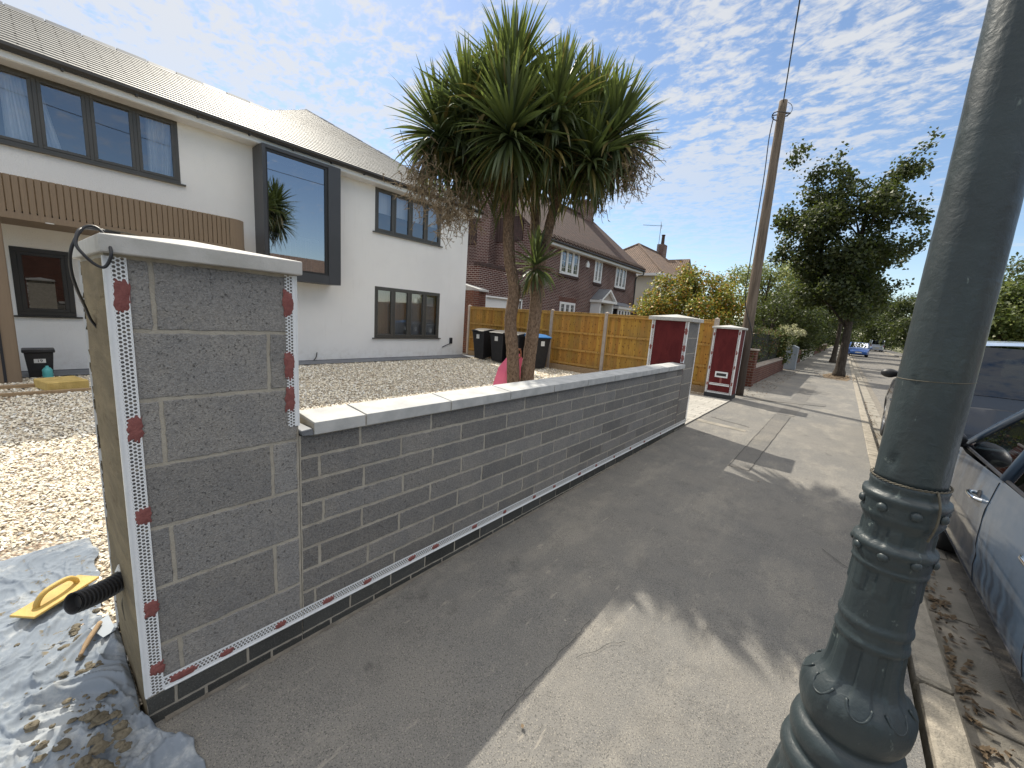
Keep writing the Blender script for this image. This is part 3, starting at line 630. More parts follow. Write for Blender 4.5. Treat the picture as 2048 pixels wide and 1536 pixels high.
def smooth_path(c, n=8):
    c = [Vector(p) for p in c]; out = []
    for i in range(len(c)-1):
        p0, p1, p2, p3 = c[max(i-1, 0)], c[i], c[i+1], c[min(i+2, len(c)-1)]
        for k in range(n):
            t = k/n; out.append(.5*((2*p1)+(p2-p0)*t+(2*p0-5*p1+4*p2-p3)*t*t+(3*p1-p0-3*p2+p3)*t**3))
    return out+[c[-1]]
m.tube(smooth_path(ctl, 6), .0042, 8); o = m.build('cable', 'black', None, smooth=True); tag(o, 'thin black cable looped over the near corner of the pier cap', 'cable')
m = MB(); m.tube([(-1.768, .170, 1.672), (-1.80, .215, 1.675), (-1.81, .25, 1.668)], .0022, 6); m.tube([(-1.768, .174, 1.672), (-1.785, .225, 1.673), (-1.79, .262, 1.666)], .0022, 6); m.build('stripped_end', 'wire', o)

# --- the long low wall
W = thing('garden_wall', 'long low wall of bare grey concrete blocks with pale coping slabs', 'wall', (-1.77, 3.3, 0))
m = MB(); m.box(-1.835, XF-.0028, .696, 5.935, -.1, .935); m.build('mortar_core', 'mortar', W)
m = MB(); H = .1075
for k in range(9):
    zt = .936-H*k; zb = max(zt-H+.013, .067); off = .13 if k % 2 == 0 else .345
    off += random.uniform(-.03, .03); y_ = .702-off
    while y_ < 5.93:
        L = .43; a, b = max(y_, .702), min(y_+L-.013, 5.93)
        if b-a > .02 and zt-zb > .01: rblock(m, XF-.014, XF+random.uniform(-.0012, .0012), a, b, zb, zt-.001, tone(.185, .265), .002)
        y_ += L
m.build('blockwork', 'block', W)
m = MB()     # back face blocks
for k in range(9):
    zt = .936-H*k; y_ = .5+(k % 2)*.2
    while y_ < 5.93: m.box(-1.838, -1.826, max(y_, .70), min(y_+.42, 5.93), max(zt-H+.01, 0), zt, tone()); y_ += .43
m.build('rear_blockwork', 'block', W)
m = MB(); blocks_x(m, XF+.001, .696, 5.93, -.085, .063, .235, .075, lambda k: .10 if k == 0 else .0, .010, True); m.build('plinth_bricks', 'engbrick', W)
bead_x(W, .696, 5.93, .066, .119, 'z0', nm='base_bead')
for y_ in (.83, 1.03, 1.26, 1.50, 1.82, 2.10, 2.45, 2.78, 3.15, 3.5, 3.9, 4.35, 4.8, 5.3): dab(W, (XF+.0062, y_+random.uniform(-.04, .04), .090+random.uniform(-.004, .004)), random.uniform(.018, .032), .014)
y_ = .742; Ls = [.245]+[.535]*9+[.40]
for i, L in enumerate(Ls):
    b = min(y_+L, 5.925)
    if b-y_ < .05: break
    m = MB(); dz = random.uniform(-.002, .002); dx = random.uniform(-.002, .002)
    m.prism([(-1.862+dx, .940), (-1.678+dx, .940), (-1.678+dx, .996+dz), (-1.862+dx, 1.010+dz)], 1, y_+.004, b-.004); m.build('coping_slab', 'coping', W, bevel=.003, seg=2); y_ = b
m = MB(); m.box(-1.85, -1.685, .745, 5.92, .936, .988); m.build('coping_mortar', 'mortar', W)
m = MB(); m.box(-1.80, -1.683, .697, .742, .935, .965, jit=.006); m.build('slate_packer', 'lead', W, bevel=.003)

# --- second pier (end of the wall) : red base coat facing us
P2 = thing('gate_pier', 'middle pier at the far end of the low wall, red face and grey block side', 'pier', (-1.97, 6.18, 0), 'block gate piers')
m = MB(); m.box(-2.235, XF-.0028, 5.942, 6.44, -.05, 1.6); m.build('mortar_core', 'mortar', P2)
m = MB(); z = .0295
for k in range(7):
    cuts = [5.942, 6.04, 6.44] if k % 2 else [5.942, 6.34, 6.44]
    for a, b in zip(cuts[:-1], cuts[1:]): rblock(m, XF-.014, XF, a+.003, b-.009, max(z, .067), min(z+.2115, 1.597), tone(.19, .25))
    z += .2245
m.build('blockwork', 'block', P2)
m = MB(); blocks_x(m, XF+.001, 5.942, 6.44, -.06, .063, .235, .075, lambda k: .06, .010, True); m.build('plinth_bricks', 'engbrick', P2)
m = MB(); m.box(-2.237, XF-.002, 5.934, 5.943, .02, 1.597, jit=.001); m.build('red_base_coat', 'red', P2)
m = MB(); cap_mesh(m, [(-1.665, 5.895), (-1.665, 6.485), (-2.285, 6.485), (-2.285, 5.895)], 1.60, 1.65, 1.70); m.build('cap', 'cap', P2, bevel=.004, seg=2)
def bead_y(parent, x0, x1, y_, z0, z1, nose, nm='corner_bead'):
    m = MB(); pts = [(x0, y_, z0), (x1, y_, z0), (x1, y_, z1), (x0, y_, z1)]
    U = {'x0': lambda p: (p[0]-x0, p[2]), 'x1': lambda p: (x1-p[0], p[2]), 'z0': lambda p: (p[2]-z0, p[0])}[nose]; m.face(pts, uv=[U(p) for p in pts]); return m.build(nm, 'bead', parent)
bead_y(P2, -2.24, -2.19, 5.9315, .05, 1.597, 'x0'); bead_y(P2, -1.757, -1.707, 5.9315, 1.01, 1.597, 'x1')
bead_x(P2, 6.395, 6.442, .066, 1.597, 'y1'); bead_x(P2, 5.93, 6.44, .066, .119, 'z0', nm='base_bead')
for z in (1.46, 1.22, 1.08): dab(P2, (-1.735, 5.930, z), .022, .05, 'y')
for z in (1.5, 1.2): dab(P2, (-2.215, 5.930, z), .02, .035, 'y')
# --- third pier with letter slot
P3 = thing('gate_pier', 'far pier coated dark red all round with a black letter slot near its foot', 'pier', (-2.02, 10.12, 0), 'block gate piers')
m = MB(); m.box(-2.30, -1.755, 9.90, 10.36, .10, 1.56); m.build('red_base_coat', 'red', P3)
m = MB()
for (x0, x1, y0_, y1_) in ((-2.31, -1.745, 9.89, 9.90), (-1.755, -1.745, 9.90, 10.37)): m.box(x0, x1, y0_, y1_, -.02, .10, (.05, .052, .056))
m.build('plinth_bricks', 'engbrick', P3)
m = MB(); m.box(-2.298, -1.757, 9.902, 10.35, -.02, .0995, (.05, .05, .05)); m.build('plinth_core', 'mortar', P3)
m = MB(); cap_mesh(m, [(-1.715, 9.86), (-1.715, 10.40), (-2.34, 10.40), (-2.34, 9.86)], 1.56, 1.60, 1.65); m.build('cap', 'cap', P3, bevel=.004, seg=2)
bead_y(P3, -2.30, -2.255, 9.8965, .10, 1.557, 'x0'); bead_y(P3, -1.80, -1.753, 9.8965, .10, 1.557, 'x1'); bead_y(P3, -2.255, -1.80, 9.8965, .10, .145, 'z0', 'base_bead')
bead_x(P3, 9.898, 9.94, .10, 1.557, 'y0', -1.7515); bead_x(P3, 10.32, 10.362, .10, 1.557, 'y1', -1.7515)
m = MB(); m.box(-2.11, -1.91, 9.886, 9.9, .505, .565); m.build('letter_slot', 'black', P3)
m = MB()
for (x0, x1, z0, z1) in ((-2.14, -1.88, .565, .600), (-2.14, -1.88, .470, .505), (-2.14, -2.11, .505, .565), (-1.91, -1.88, .505, .565)): m.box(x0, x1, 9.889, 9.9, z0, z1)
m.build('slot_bead', 'beadplain', P3)
m = MB(); m.box(-2.23, -1.82, 9.887, 9.9, .285, .310); m.box(-2.23, -1.82, 9.889, 9.8995, .320, .335); m.build('drip_bead', 'beadplain', P3)
m = MB(); m.box(-2.03, -1.985, 9.8895, 9.8998, .335, .470); m.build('adhesive_dab', 'adhesive', P3)
for z in (1.48, 1.05, .72, .35):
    dab(P3, (-1.775, 9.895, z), .018, .045, 'y'); dab(P3, (-2.278, 9.895, z-.05), .018, .04, 'y')

# ================================================================ DUST SHEET, TOOLS
n = 300; L_, W_ = 2.35, 1.35
vs = np.zeros((n+1, n+1, 3))
def edge_y(x): return .10
for i in range(n+1):
    for j in range(n+1):
        s, t = i/n, j/n
        x = -3.30+L_*s*.86; y0_ = -1.15+.10*mn.noise(Vector((x*3, 0, 7)))
        yt = .142+.008*mn.noise(Vector((x*4, 1, 2)))
        if x > -1.74: yt = .125+.13*min(1, (x+1.74)/.2)+.03*mn.noise(Vector((x*9, 1, 2)))
        if x < -2.32: yt = .10+.05*mn.noise(Vector((x*5, 1, 2)))+.03*min(1, (-2.32-x)*2)
        y_ = y0_+(yt-y0_)*t
        p = Vector((x*1., y_*1., 0)); wv = Vector((mn.noise(p*2.1), mn.noise(p*2.1+Vector((5, 5, 0))), 0))*.35
        q = p+wv
        r1 = 1-abs(mn.noise(Vector((q.x*2.2+q.y*3.6, q.y*2.0-q.x*1.4, 3)))*2)
        r2 = 1-abs(mn.noise(Vector((q.x*6.4+q.y*8.5, q.y*5-q.x*4, 9)))*2)
        r3 = 1-abs(mn.noise(Vector((q.x*17, q.y*22, 1)))*2); r4 = mn.noise(Vector((q.x*46, q.y*52, 5)))
        near = max(0, 1-math.hypot((x+1.75)*1.3, (y_-.05)*1.6)/.75)
        amp = .55+1.1*near
        h = .006+(.030*max(0, r1)**3+.020*max(0, r2)**4+.010*max(0, r3)**3+.0022*r4)*amp+.035*near*max(0, mn.noise(q*5.)+.25)
        ed = min(s, 1-s, 1-t)*n/5; h = h*min(1, .35+ed*.65)+.0
        vs[i, j] = (x+.02*mn.noise(Vector((x*6, y_*6, 4))), y_, h+gz(0)*(max(0, min(1, (x+1.775)/.10)))+.004)
V = vs.reshape(-1, 3); I = np.arange((n+1)*(n+1)).reshape(n+1, n+1)
F = np.stack([I[:-1, :-1], I[1:, :-1], I[1:, 1:], I[:-1, 1:]], 2).reshape(-1, 4)
o = arr_mesh('dust_sheet', V, F, 'cloth', None, None, True); tag(o, 'crumpled blue grey dust sheet spattered with mortar at the foot of the near pier', 'dust sheet')
md = o.modifiers.new('solid', 'SOLIDIFY'); md.thickness = .002
def lump(m, c, r, fl=.4):
    n_, k_ = 9, 5; base = len(m.v); ph = random.random()*50
    for a_ in range(k_+1):
        el = math.pi/2*(a_/k_)
        for b_ in range(n_):
            az = 6.283*b_/n_; rr_ = r*(1+.5*mn.noise(Vector((math.cos(az)*1.5+ph, math.sin(az)*1.5, el*2))))
            m.v.append((c[0]+rr_*math.cos(el)*math.cos(az), c[1]+rr_*math.cos(el)*math.sin(az), c[2]+rr_*fl*math.sin(el)))
    for a_ in range(k_):
        for b_ in range(n_): m.f.append((base+a_*n_+b_, base+a_*n_+(b_+1) % n_, base+(a_+1)*n_+(b_+1) % n_, base+(a_+1)*n_+b_)); m.c.append(None)
m = MB()
for k in range(230):
    t = random.random()**.7; x = -2.5+t*1.15+random.gauss(0, .05); y_ = .09-abs(random.gauss(0, .11)); r_ = random.choice([.004, .006, .008, .011, .018])*random.uniform(.7, 1.3)
    if x < -2.35 and random.random() < .5: continue
    lump(m, (x, y_, .012+.03*max(0, 1-abs(x+1.75)*2)), r_, random.uniform(.25, .7))
struct(m.build('mortar_droppings', 'mud', smooth=True), 'stuff')
# plastering float
FL = thing('plastering_float', 'yellow plastic plastering float with loop handle lying on the dust sheet', 'float', (-2.66, -.02, .05))
ang = math.atan2(.24, -.20)
def fl(u, v, h): # u along the float, v across, h up
    c_, s_ = math.cos(ang), math.sin(ang); return (-2.66+u*c_-v*s_, -.02+u*s_+v*c_, .045+h)
m = MB(); c_ = [(-.14, -.055), (.14, -.055), (.14, .055), (-.14, .055)]; m.add([fl(a, b, 0) for a, b in c_]+[fl(a, b, .011) for a, b in c_], [(3, 2, 1, 0), (4, 5, 6, 7), (0, 1, 5, 4), (1, 2, 6, 5), (2, 3, 7, 6), (3, 0, 4, 7)]); m.build('sole', 'yellow', FL, bevel=.002)
m = MB(); hp = [(-.085, .008), (-.08, .03), (-.06, .052), (-.03, .062), (.03, .062), (.06, .052), (.08, .03), (.085, .008)]; m.tube(smooth_path([fl(a, 0, b) for a, b in hp], 5), .0115, 12); m.build('handle', 'yellow', FL, smooth=True)
# trowel-like brush
TR = thing('gauging_trowel', 'pale handled trowel with a grey blade lying against the pier foot', 'trowel', (-2.28, .08, .04))
m = MB(); m.tube(smooth_path([(-2.13, .02, .05), (-2.2, .045, .052), (-2.3, .09, .055)], 5), [.007]*4+[.010]*4+[.009]*3, 10); m.build('handle', 'timber', TR, smooth=True)
m = MB(); m.prism([(-2.30, .06), (-2.20, .09), (-2.22, .13), (-2.36, .12)], 2, .040, .044); m.build('blade', 'cabinet', TR)
m = MB(); m.tube(smooth_path([(-1.98, .147, .33), (-2.0, .143, .28), (-1.985, .147, .22)], 4), .004, 6); m.build('bent_wire', 'wire', P1)

# ================================================================ WHITE HOUSE
FX = -10.5
H1 = thing('white_house', 'white rendered two storey house with pale slate roof and dark window frames', 'house', (-12.5, 4, 0))
def wall_x(m, xf, xb, y0, y1, z0, z1, ops, col=None):
    """wall facing +x with rectangular openings (y0,y1,z0,z1) and reveals"""
    ys = sorted({y0, y1, *[o[0] for o in ops], *[o[1] for o in ops]}); zs = sorted({z0, z1, *[o[2] for o in ops], *[o[3] for o in ops]})
    for a, b in zip(ys[:-1], ys[1:]):
        for c, d in zip(zs[:-1], zs[1:]):
            ym, zm = (a+b)/2, (c+d)/2
            if any(o[0] < ym < o[1] and o[2] < zm < o[3] for o in ops): continue
            m.face([(xf, a, c), (xf, b, c), (xf, b, d), (xf, a, d)], col)
    for a, b, c, d in ops:
        m.face([(xf, a, c), (xf, b, c), (xb, b, c), (xb, a, c)], col); m.face([(xf, a, d), (xb, a, d), (xb, b, d), (xf, b, d)], col)
        m.face([(xf, a, c), (xb, a, c), (xb, a, d), (xf, a, d)], col); m.face([(xf, b, c), (xf, b, d), (xb, b, d), (xb, b, c)], col)
WA = (-.24, 2.15, 3.60, 4.74); WB = (6.38, 8.72, 3.56, 4.73); WC = (6.40, 8.78, .61, 2.075); WS = (-.10, .56, .95, 2.05)
BXo = (3.50, 4.92, 2.12, 4.60)
m = MB(); wall_x(m, FX, FX-.14, -4.5, 9.93, -.05, 4.93, [WA, WB, WC, WS, BXo]); m.face([(FX, 9.93, -.05), (FX-9, 9.93, -.05), (FX-9, 9.93, 4.93), (FX, 9.93, 4.93)]); m.build('rendered_wall', 'white', H1)
m = MB(); m.box(FX-.02, FX+.012, -1., 9.94, -.05, .02); m.build('base_trim', 'anth', H1)
# rooms behind the glass
def room(y0, y1, z0, z1, dep=2.4, mat='room'):
    m = MB(); x0 = FX-.141; x1 = FX-dep
    y0 -= .35; y1 += .35; z0 -= .5; z1 += .15
    m.face([(x1, y0, z0), (x1, y1, z0), (x1, y1, z1), (x1, y0, z1)]); m.face([(x0, y0, z0), (x1, y0, z0), (x1, y0, z1), (x0, y0, z1)]); m.face([(x0, y1, z0), (x0, y1, z1), (x1, y1, z1), (x1, y1, z0)])
    m.face([(x0, y0, z0), (x0, y1, z0), (x1, y1, z0), (x1, y0, z0)]); m.face([(x0, y0, z1), (x1, y0, z1), (x1, y1, z1), (x0, y1, z1)]); return m.build('room_interior', mat, H1)
for q in (WA, WB, WC, BXo): room(*q)
room(*WS, 1.2, 'dark')
def casement(parent, y0, y1, z0, z1, n, mat='grey_alu', fx=FX, fw=.055, sash=.045, sill=True, gm='winglass'):
    """window of n lights: frame, n panes, sill"""
    fr = MB(); xo = fx+.012; xi = fx-.06
    fr.box(xi, xo, y0, y1, z1-fw, z1); fr.box(xi, xo, y0, y1, z0, z0+fw); lw = (y1-y0-fw)/n
    for i in range(n+1): fr.box(xi, xo-.002, y0+i*lw, y0+i*lw+fw, z0+fw, z1-fw)
    for i in range(n):   # sashes stand proud of the frame
        a, b = y0+fw+i*lw, y0+(i+1)*lw; g = sash
        for bx in ((a, b, z0+fw, z0+fw+g), (a, b, z1-fw-g, z1-fw), (a, a+g, z0+fw+g, z1-fw-g), (b-g, b, z0+fw+g, z1-fw-g)): fr.box(xi+.015, xo+.008, *bx)
    w_ = fr.build('window', mat, parent, bevel=.003)
    for i in range(n):
        a, b = y0+fw+i*lw+sash, y0+(i+1)*lw-sash; p = MB(); tl = random.uniform(-.0025, .0025); tz = random.uniform(-.003, .003)
        p.face([(fx-.02, a, z0+fw+sash), (fx-.02+tl, b, z0+fw+sash), (fx-.02+tl+tz, b, z1-fw-sash), (fx-.02+tz, a, z1-fw-sash)]); p.build('pane', gm, w_)
    if sill: s_ = MB(); s_.box(fx-.02, fx+.06, y0-.07, y1+.07, z0-.028, z0-.002); s_.build('sill', mat, w_)
    return w_
wa = casement(H1, *WA, 4); wb = casement(H1, *WB, 4); wc = casement(H1, *WC, 4)
casement(H1, *WS, 1, 'blackmet', fw=.07, sash=.05, gm='rearglass')
def drape(y0, y1, z0, z1, taper=0, nm='curtain', mat='curtain', x=FX-.22):
    m = MB(); n_ = 26; rows = 8
    for j in range(rows):
        for i in range(n_):
            q = []
            for a, b in ((i, j), (i+1, j), (i+1, j+1), (i, j+1)):
                t = a/n_; s_ = b/rows; ww = 1-taper*(1-s_); q.append((x+.035*math.sin(t*38)+.01*math.sin(t*11+s_*2), y0+(y1-y0)*t*ww, z0+(z1-z0)*s_))
            m.face(q)
    return m.build(nm, mat, H1, smooth=True)
drape(.02, .42, 3.3, 4.74, -.7); drape(1.72, 2.12, 3.3, 4.74, .3)
m = MB(); z = .60
while z < 2.06: m.box(FX-.19, FX-.165, 6.45, 8.73, z, z+.006); m.face([(FX-.19, 6.45, z), (FX-.19, 8.73, z), (FX-.165, 8.73, z+.022), (FX-.165, 6.45, z+.022)]); z += .030
m.build('venetian_blind', 'curtain', H1)
m = MB(); m.box(FX-.20, FX-.19, 6.45, 8.7, 4.12, 4.73); m.build('roller_blind', 'curtain', H1)
m = MB(); m.box(FX-.1, FX-.095, 7.83, 7.93, 1.72, 1.84); m.build('paper_notice', 'label', H1); m = MB(); m.box(FX-.1, FX-.095, 8.32, 8.58, 1.62, 1.92); m.build('paper_notice', 'label', H1)
# projecting picture window
BX = thing('_', '', '', (0, 0, 0)); bpy.data.objects.remove(BX)
xf = -9.95; m = MB(); y0, y1, z0, z1 = 3.42, 5.12, 1.96, 4.70
m.box(FX+.001, xf, y0, y0+.07, z0, z1); m.box(FX+.001, xf, y1-.30, y1, z0, z1); m.box(FX+.001, xf, y0+.07, y1-.30, z0, z0+.20); m.box(FX+.001, xf, y0+.07, y1-.30, z1-.07, z1)
bw = m.build('box_window_surround', 'anth', H1, bevel=.004)
m = MB(); gy0, gy1, gz0, gz1 = y0+.07, y1-.30, z0+.20, z1-.07
for b in ((gy0, gy0+.035, gz0, gz1), (gy1-.07, gy1, gz0, gz1), (gy0+.035, gy1-.07, gz0, gz0+.05), (gy0+.035, gy1-.07, gz1-.05, gz1)): m.box(xf-.10, xf-.03, *b)
m.build('glazing_frame', 'blackmet', bw)
m = MB(); m.face([(xf-.06, gy0+.03, gz0+.04), (xf-.06, gy1-.06, gz0+.04), (xf-.06, gy1-.06, gz1-.04), (xf-.06, gy0+.03, gz1-.04)]); m.build('pane', 'boxglass', bw)
m = MB()
for k in range(11): m.box(FX-.35, FX-.32, 3.52+k*.125, 3.545+k*.125, 2.12, 3.02)
m.box(FX-.37, FX-.30, 3.4, 5.0, 3.02, 3.07); m.build('landing_balustrade', 'curtain', H1)
# roof
z0e = 4.93; xe = -10.12; ye = 10.18; tp = .62; ap = (-14.15, 6.15, z0e+.62*4.03)
rl = (-12.25, z0e+.62*(12.25-10.12))
m = MB(); E_ = .0
front = [(xe, -4.5, z0e), (xe, ye, z0e), ap, (rl[0], 4.42, rl[1]), (rl[0], -4.5, rl[1])]
ns_ = 33; sa = 4.03; dz_ = .018
def onroof(y_, s_, up=0): return (xe-s_, y_, z0e+.62*s_+up)
for k in range(ns_):
    s0, s1 = sa*k/ns_, sa*(k+1)/ns_
    def lim(s_):
        lo = -4.5 if s_ <= 2.13 else 4.42+(6.15-4.42)*(s_-2.13)/(4.03-2.13); return lo, ye-(ye-6.15)*s_/sa
    if s0 < 2.13 < s1: s1_ = s1
    (a0, b0), (a1, b1) = lim(s0), lim(min(s1, 4.02))
    if s0 < 2.13 <= s1: a1 = -4.5 if s1 <= 2.14 else a1
    m.face([onroof(a0, s0, dz_), onroof(b0, s0, dz_), onroof(b1, s1, 0), onroof(a1, s1, 0)])
    m.face([onroof(a0, s0, 0), onroof(b0, s0, 0), onroof(b0, s0, dz_), onroof(a0, s0, dz_)])
m.face([(xe, ye, z0e), (-18, ye, z0e), (-17.5, 6.15, ap[2]), ap]); m.face([(rl[0], 4.42, rl[1]), ap, (-17.5, 6.15, ap[2]), (-17, 2.8, rl[1])]); m.face([(rl[0], -4.5, rl[1]), (rl[0], 4.42, rl[1]), (-17, 2.8, rl[1]-.6), (-17, -4.5, 4.9)])
m.build('slate_roof', 'slate', H1)
def ridge(parent, a, b, mat='lead', w=.085, h=.035):
    a, b = Vector(a), Vector(b); L = (b-a).length; n_ = max(1, int(L/.45)); d = (b-a)/n_; m = MB()
    for i in range(n_):
        p, q = a+d*i+d*.02, a+d*(i+1)-d*.02; s_ = Vector((-(b-a).y, (b-a).x, 0)).normalized()*w; up = Vector((0, 0, h+.006*(i % 2)))
        m.add([p-s_-Vector((0, 0, .045)), p+up, p+s_-Vector((0, 0, .045)), q-s_-Vector((0, 0, .045)), q+up, q+s_-Vector((0, 0, .045))], [(0, 1, 4, 3), (1, 2, 5, 4), (0, 2, 1), (3, 4, 5), (0, 3, 5, 2)])
    return m.build('ridge_tiles', mat, parent)
ridge(H1, (rl[0], -4.5, rl[1]), (rl[0], 4.42, rl[1])); ridge(H1, ap, (xe, ye, z0e)); ridge(H1, ap, (-17.5, 6.15, ap[2])); ridge(H1, (rl[0], 4.42, rl[1]), ap, w=.04, h=.01)
m = MB(); m.box(xe-.06, xe-.035, -4.5, ye-.03, z0e-.20, z0e-.02); m.box(-18, xe-.035, ye-.03, ye-.005, z0e-.20, z0e-.02); m.box(FX-.05, xe-.06, -4.5, ye-.03, z0e-.21, z0e-.19); m.box(-18, FX-.05, 9.92, ye-.03, z0e-.21, z0e-.19); m.build('fascia', 'pvc', H1)
m = MB(); pr = [(xe-.035, z0e-.02), (xe+.075, z0e-.01), (xe+.085, z0e-.06), (xe+.06, z0e-.105), (xe, z0e-.115), (xe-.034, z0e-.09)]; m.prism(pr, 1, -4.5, ye); m.build('gutter', 'blackmet', H1)
for y_ in np.arange(-.2, 10, .86): m = MB(); m.box(xe-.03, xe+.06, y_, y_+.03, z0e-.13, z0e-.10); m.build('gutter_bracket', 'blackmet', H1)
# slatted canopy over the entrance
CN = []
m = MB(); pts = []; y_ = -4.5; r = .28; xc, yc = -9.38-.0-r+.0, 2.93-r
xfz = -9.40
while y_ < yc: pts.append((xfz, y_, 0)); y_ += .071
for k in range(8): a = k/8*math.pi/2; pts.append((xfz-r+r*math.cos(a), yc+r*math.sin(a), a))
x = xfz-r
while x > FX: pts.append((x, yc+r, math.pi/2)); x -= .071
sl_ = MB()
for x, y_, a in pts:
    s_ = .058/2; u = Vector((-math.sin(a), math.cos(a), 0)); o_ = Vector((math.cos(a), math.sin(a), 0)); p = Vector((x, y_, 0))
    vs = [p-u*s_-o_*.03, p+u*s_-o_*.03, p+u*s_+o_*.004, p-u*s_+o_*.004]; sl_.add([(v.x, v.y, z) for z in (2.47, 2.976) for v in vs], [(3, 2, 1, 0), (4, 5, 6, 7), (0, 1, 5, 4), (1, 2, 6, 5), (2, 3, 7, 6), (3, 0, 4, 7)])
cn = sl_.build('slatted_canopy', 'clad', H1)
poly = [(FX+.001, -4.5), (xfz-.022, -4.5)]+[(x-.022*math.cos(a), y_-.022*math.sin(a)) for x, y_, a in pts if y_ > 0]+[(FX+.001, yc+r-.022)]
m = MB(); m.prism(poly, 2, 2.50, 2.975); m.build('canopy_core', 'timber', cn)
poly2 = [(FX+.001, -4.5), (xfz+.012, -4.5)]+[(x+.012*math.cos(a), y_+.012*math.sin(a)) for x, y_, a in pts if y_ > 0]+[(FX+.001, yc+r+.012)]
m = MB(); m.prism(poly2, 2, 2.38, 2.469); m.build('canopy_soffit', 'clad', cn)
m = MB(); m.prism([(-9.36+.045*math.cos(t*.5), .33+.045*math.sin(t*.5)) for t in range(13)], 2, 2.372, 2.381); m.build('downlight', 'pvc', cn)
m = MB(); m.box(-9.62, -9.40, -.46, -.13, 0, 2.38); m.build('canopy_post', 'clad', H1, bevel=.01)
m = MB(); m.box(-9.397, -9.392, -.30, -.27, 0.02, 2.37); m.build('post_groove', 'dark', H1)
m = MB(); m.box(FX+.002, FX+.06, 9.28, 9.37, .42, .62); m.tube([(FX+.03, 9.3, .43), (FX+.03, 9.1, .36), (FX+.02, 8.95, .30)], .012, 6); m.build('outdoor_socket', 'black', H1)
m = MB(); m.tube(smooth_path([(FX+.01, 4.65, .0), (FX+.06, 4.7, .10), (FX+.03, 4.74, .22)], 5), .012, 6); m.build('cable_stub', 'black', H1)

# things in front of the house
b = thing('caddy_bin', 'small black bin numbered 19 by the white house door', 'bin', (-10.0, .08, 0))
m = MB(); m.add([(-10.08, -.06, 0), (-9.85, -.06, 0), (-9.85, .19, 0), (-10.08, .19, 0), (-10.11, -.09, .40), (-9.81, -.09, .40), (-9.81, .22, .40), (-10.11, .22, .40)], [(3, 2, 1, 0), (4, 5, 6, 7), (0, 1, 5, 4), (1, 2, 6, 5), (2, 3, 7, 6), (3, 0, 4, 7)]); m.build('body', 'black', b, bevel=.008)
m = MB(); m.box(-10.13, -9.79, -.11, .24, .40, .45); m.build('lid', 'black', b, bevel=.01)
m = MB(); m.box(-9.825, -9.818, .005, .13, .235, .30); lb = m.build('label', 'label', b)
def text(s, size, loc, rot, mat, parent, nm='lettering', ext=.001):
    c = bpy.data.curves.new(nm, 'FONT'); c.body = s; c.size = size; c.extrude = ext; c.align_x = 'CENTER'; c.align_y = 'CENTER'; c.materials.append(M[mat])
    t_ = bpy.data.objects.new(nm, c); COL.objects.link(t_); dg = bpy.context.evaluated_depsgraph_get(); me = bpy.data.meshes.new_from_object(t_.evaluated_get(dg)); bpy.data.objects.remove(t_)
    me.name = nm; o = bpy.data.objects.new(nm, me); COL.objects.link(o); o.parent = parent; o.location = Vector(loc)-parent_loc(parent); o.rotation_euler = rot; return o
text('19', .065, (-9.8165, .067, .267), (math.pi/2, 0, math.pi/2), 'black', lb)
m = MB(); m.lathe([(.001, 0), (.055, 0), (.06, .02), (.055, .05), (.06, .08), (.055, .11), (.058, .15), (.035, .185), (.018, .19), (.018, .215), (.001, .216)], (-9.60, .13), 20); o = m.build('spray_bottle', 'teal', None, smooth=True); tag(o, 'small teal plastic bottle standing before the numbered bin', 'bottle')
m = MB(); m.box(-8.95, -8.45, .03, .45, -.0, .135, rot=.25); o = m.build('insulation_block', 'insul', None, bevel=.012); tag(o, 'yellow foam insulation slab lying on the gravel by the house', 'insulation slab')
m = MB(); m.box(-8.9, -8.80, -3.5, .06, 0.01, .05, rot=.03); o = m.build('timber_batten', 'timber', None); tag(o, 'thin rough batten on the gravel running up to the yellow slab', 'timber')
m = MB(); m.box(-8.36, -8.28, -3.5, .75, 0.0, .04, rot=.0); o = m.build('timber_edging', 'timber', None); tag(o, 'straight brown edging board in front of the yellow slab', 'edging board')

# ================================================================ FENCE
FN = thing('garden_fence', 'golden new timber panel fence with pale concrete posts', 'fence', (-6.5, 10.3, 0))
px_ = [-10.62, -8.82, -6.99, -5.17, -3.34, -2.36]
for x in px_:
    m = MB(); m.box(x-.045, x+.045, 10.25, 10.36, -.02, 1.78); m.add([(x-.045, 10.25, 1.78), (x+.045, 10.25, 1.78), (x+.045, 10.36, 1.78), (x-.045, 10.36, 1.78), (x, 10.30, 1.81)], [(0, 1, 4), (1, 2, 4), (2, 3, 4), (3, 0, 4)]); m.build('post', 'concpost', FN, bevel=.005)
for a, b in zip(px_[:-1], px_[1:]):
    a += .046; b -= .046; m = MB(); x = a; k = 0
    while x < b-.02:
        wd = min(random.uniform(.095, .11), b-x); g = random.uniform(.72, 1.15); c = (.46*g, .25*g*random.uniform(.9, 1.08), .052*g)
        m.box(x, x+wd-.003, 10.315+.006*(k % 2), 10.328+.006*(k % 2), .16, 1.725, c); x += wd-.008; k += 1
    pn = m.build('panel', 'wood', FN)
    m = MB()
    for z in (.20, .62, 1.13, 1.66): m.box(a, b, 10.285, 10.3145, z, z+.055, (.50, .29, .08))
    m.box(a, b, 10.28, 10.345, 1.726, 1.752, (.60, .37, .12)); m.box(a, a+.04, 10.287, 10.3145, .16, 1.725, (.46, .27, .07)); m.box(b-.04, b, 10.287, 10.3145, .16, 1.725, (.46, .27, .07)); m.build('rails', 'wood', pn)
    m = MB(); m.box(a, b, 10.285, 10.325, .0, .158); m.build('gravel_board', 'timber', FN)

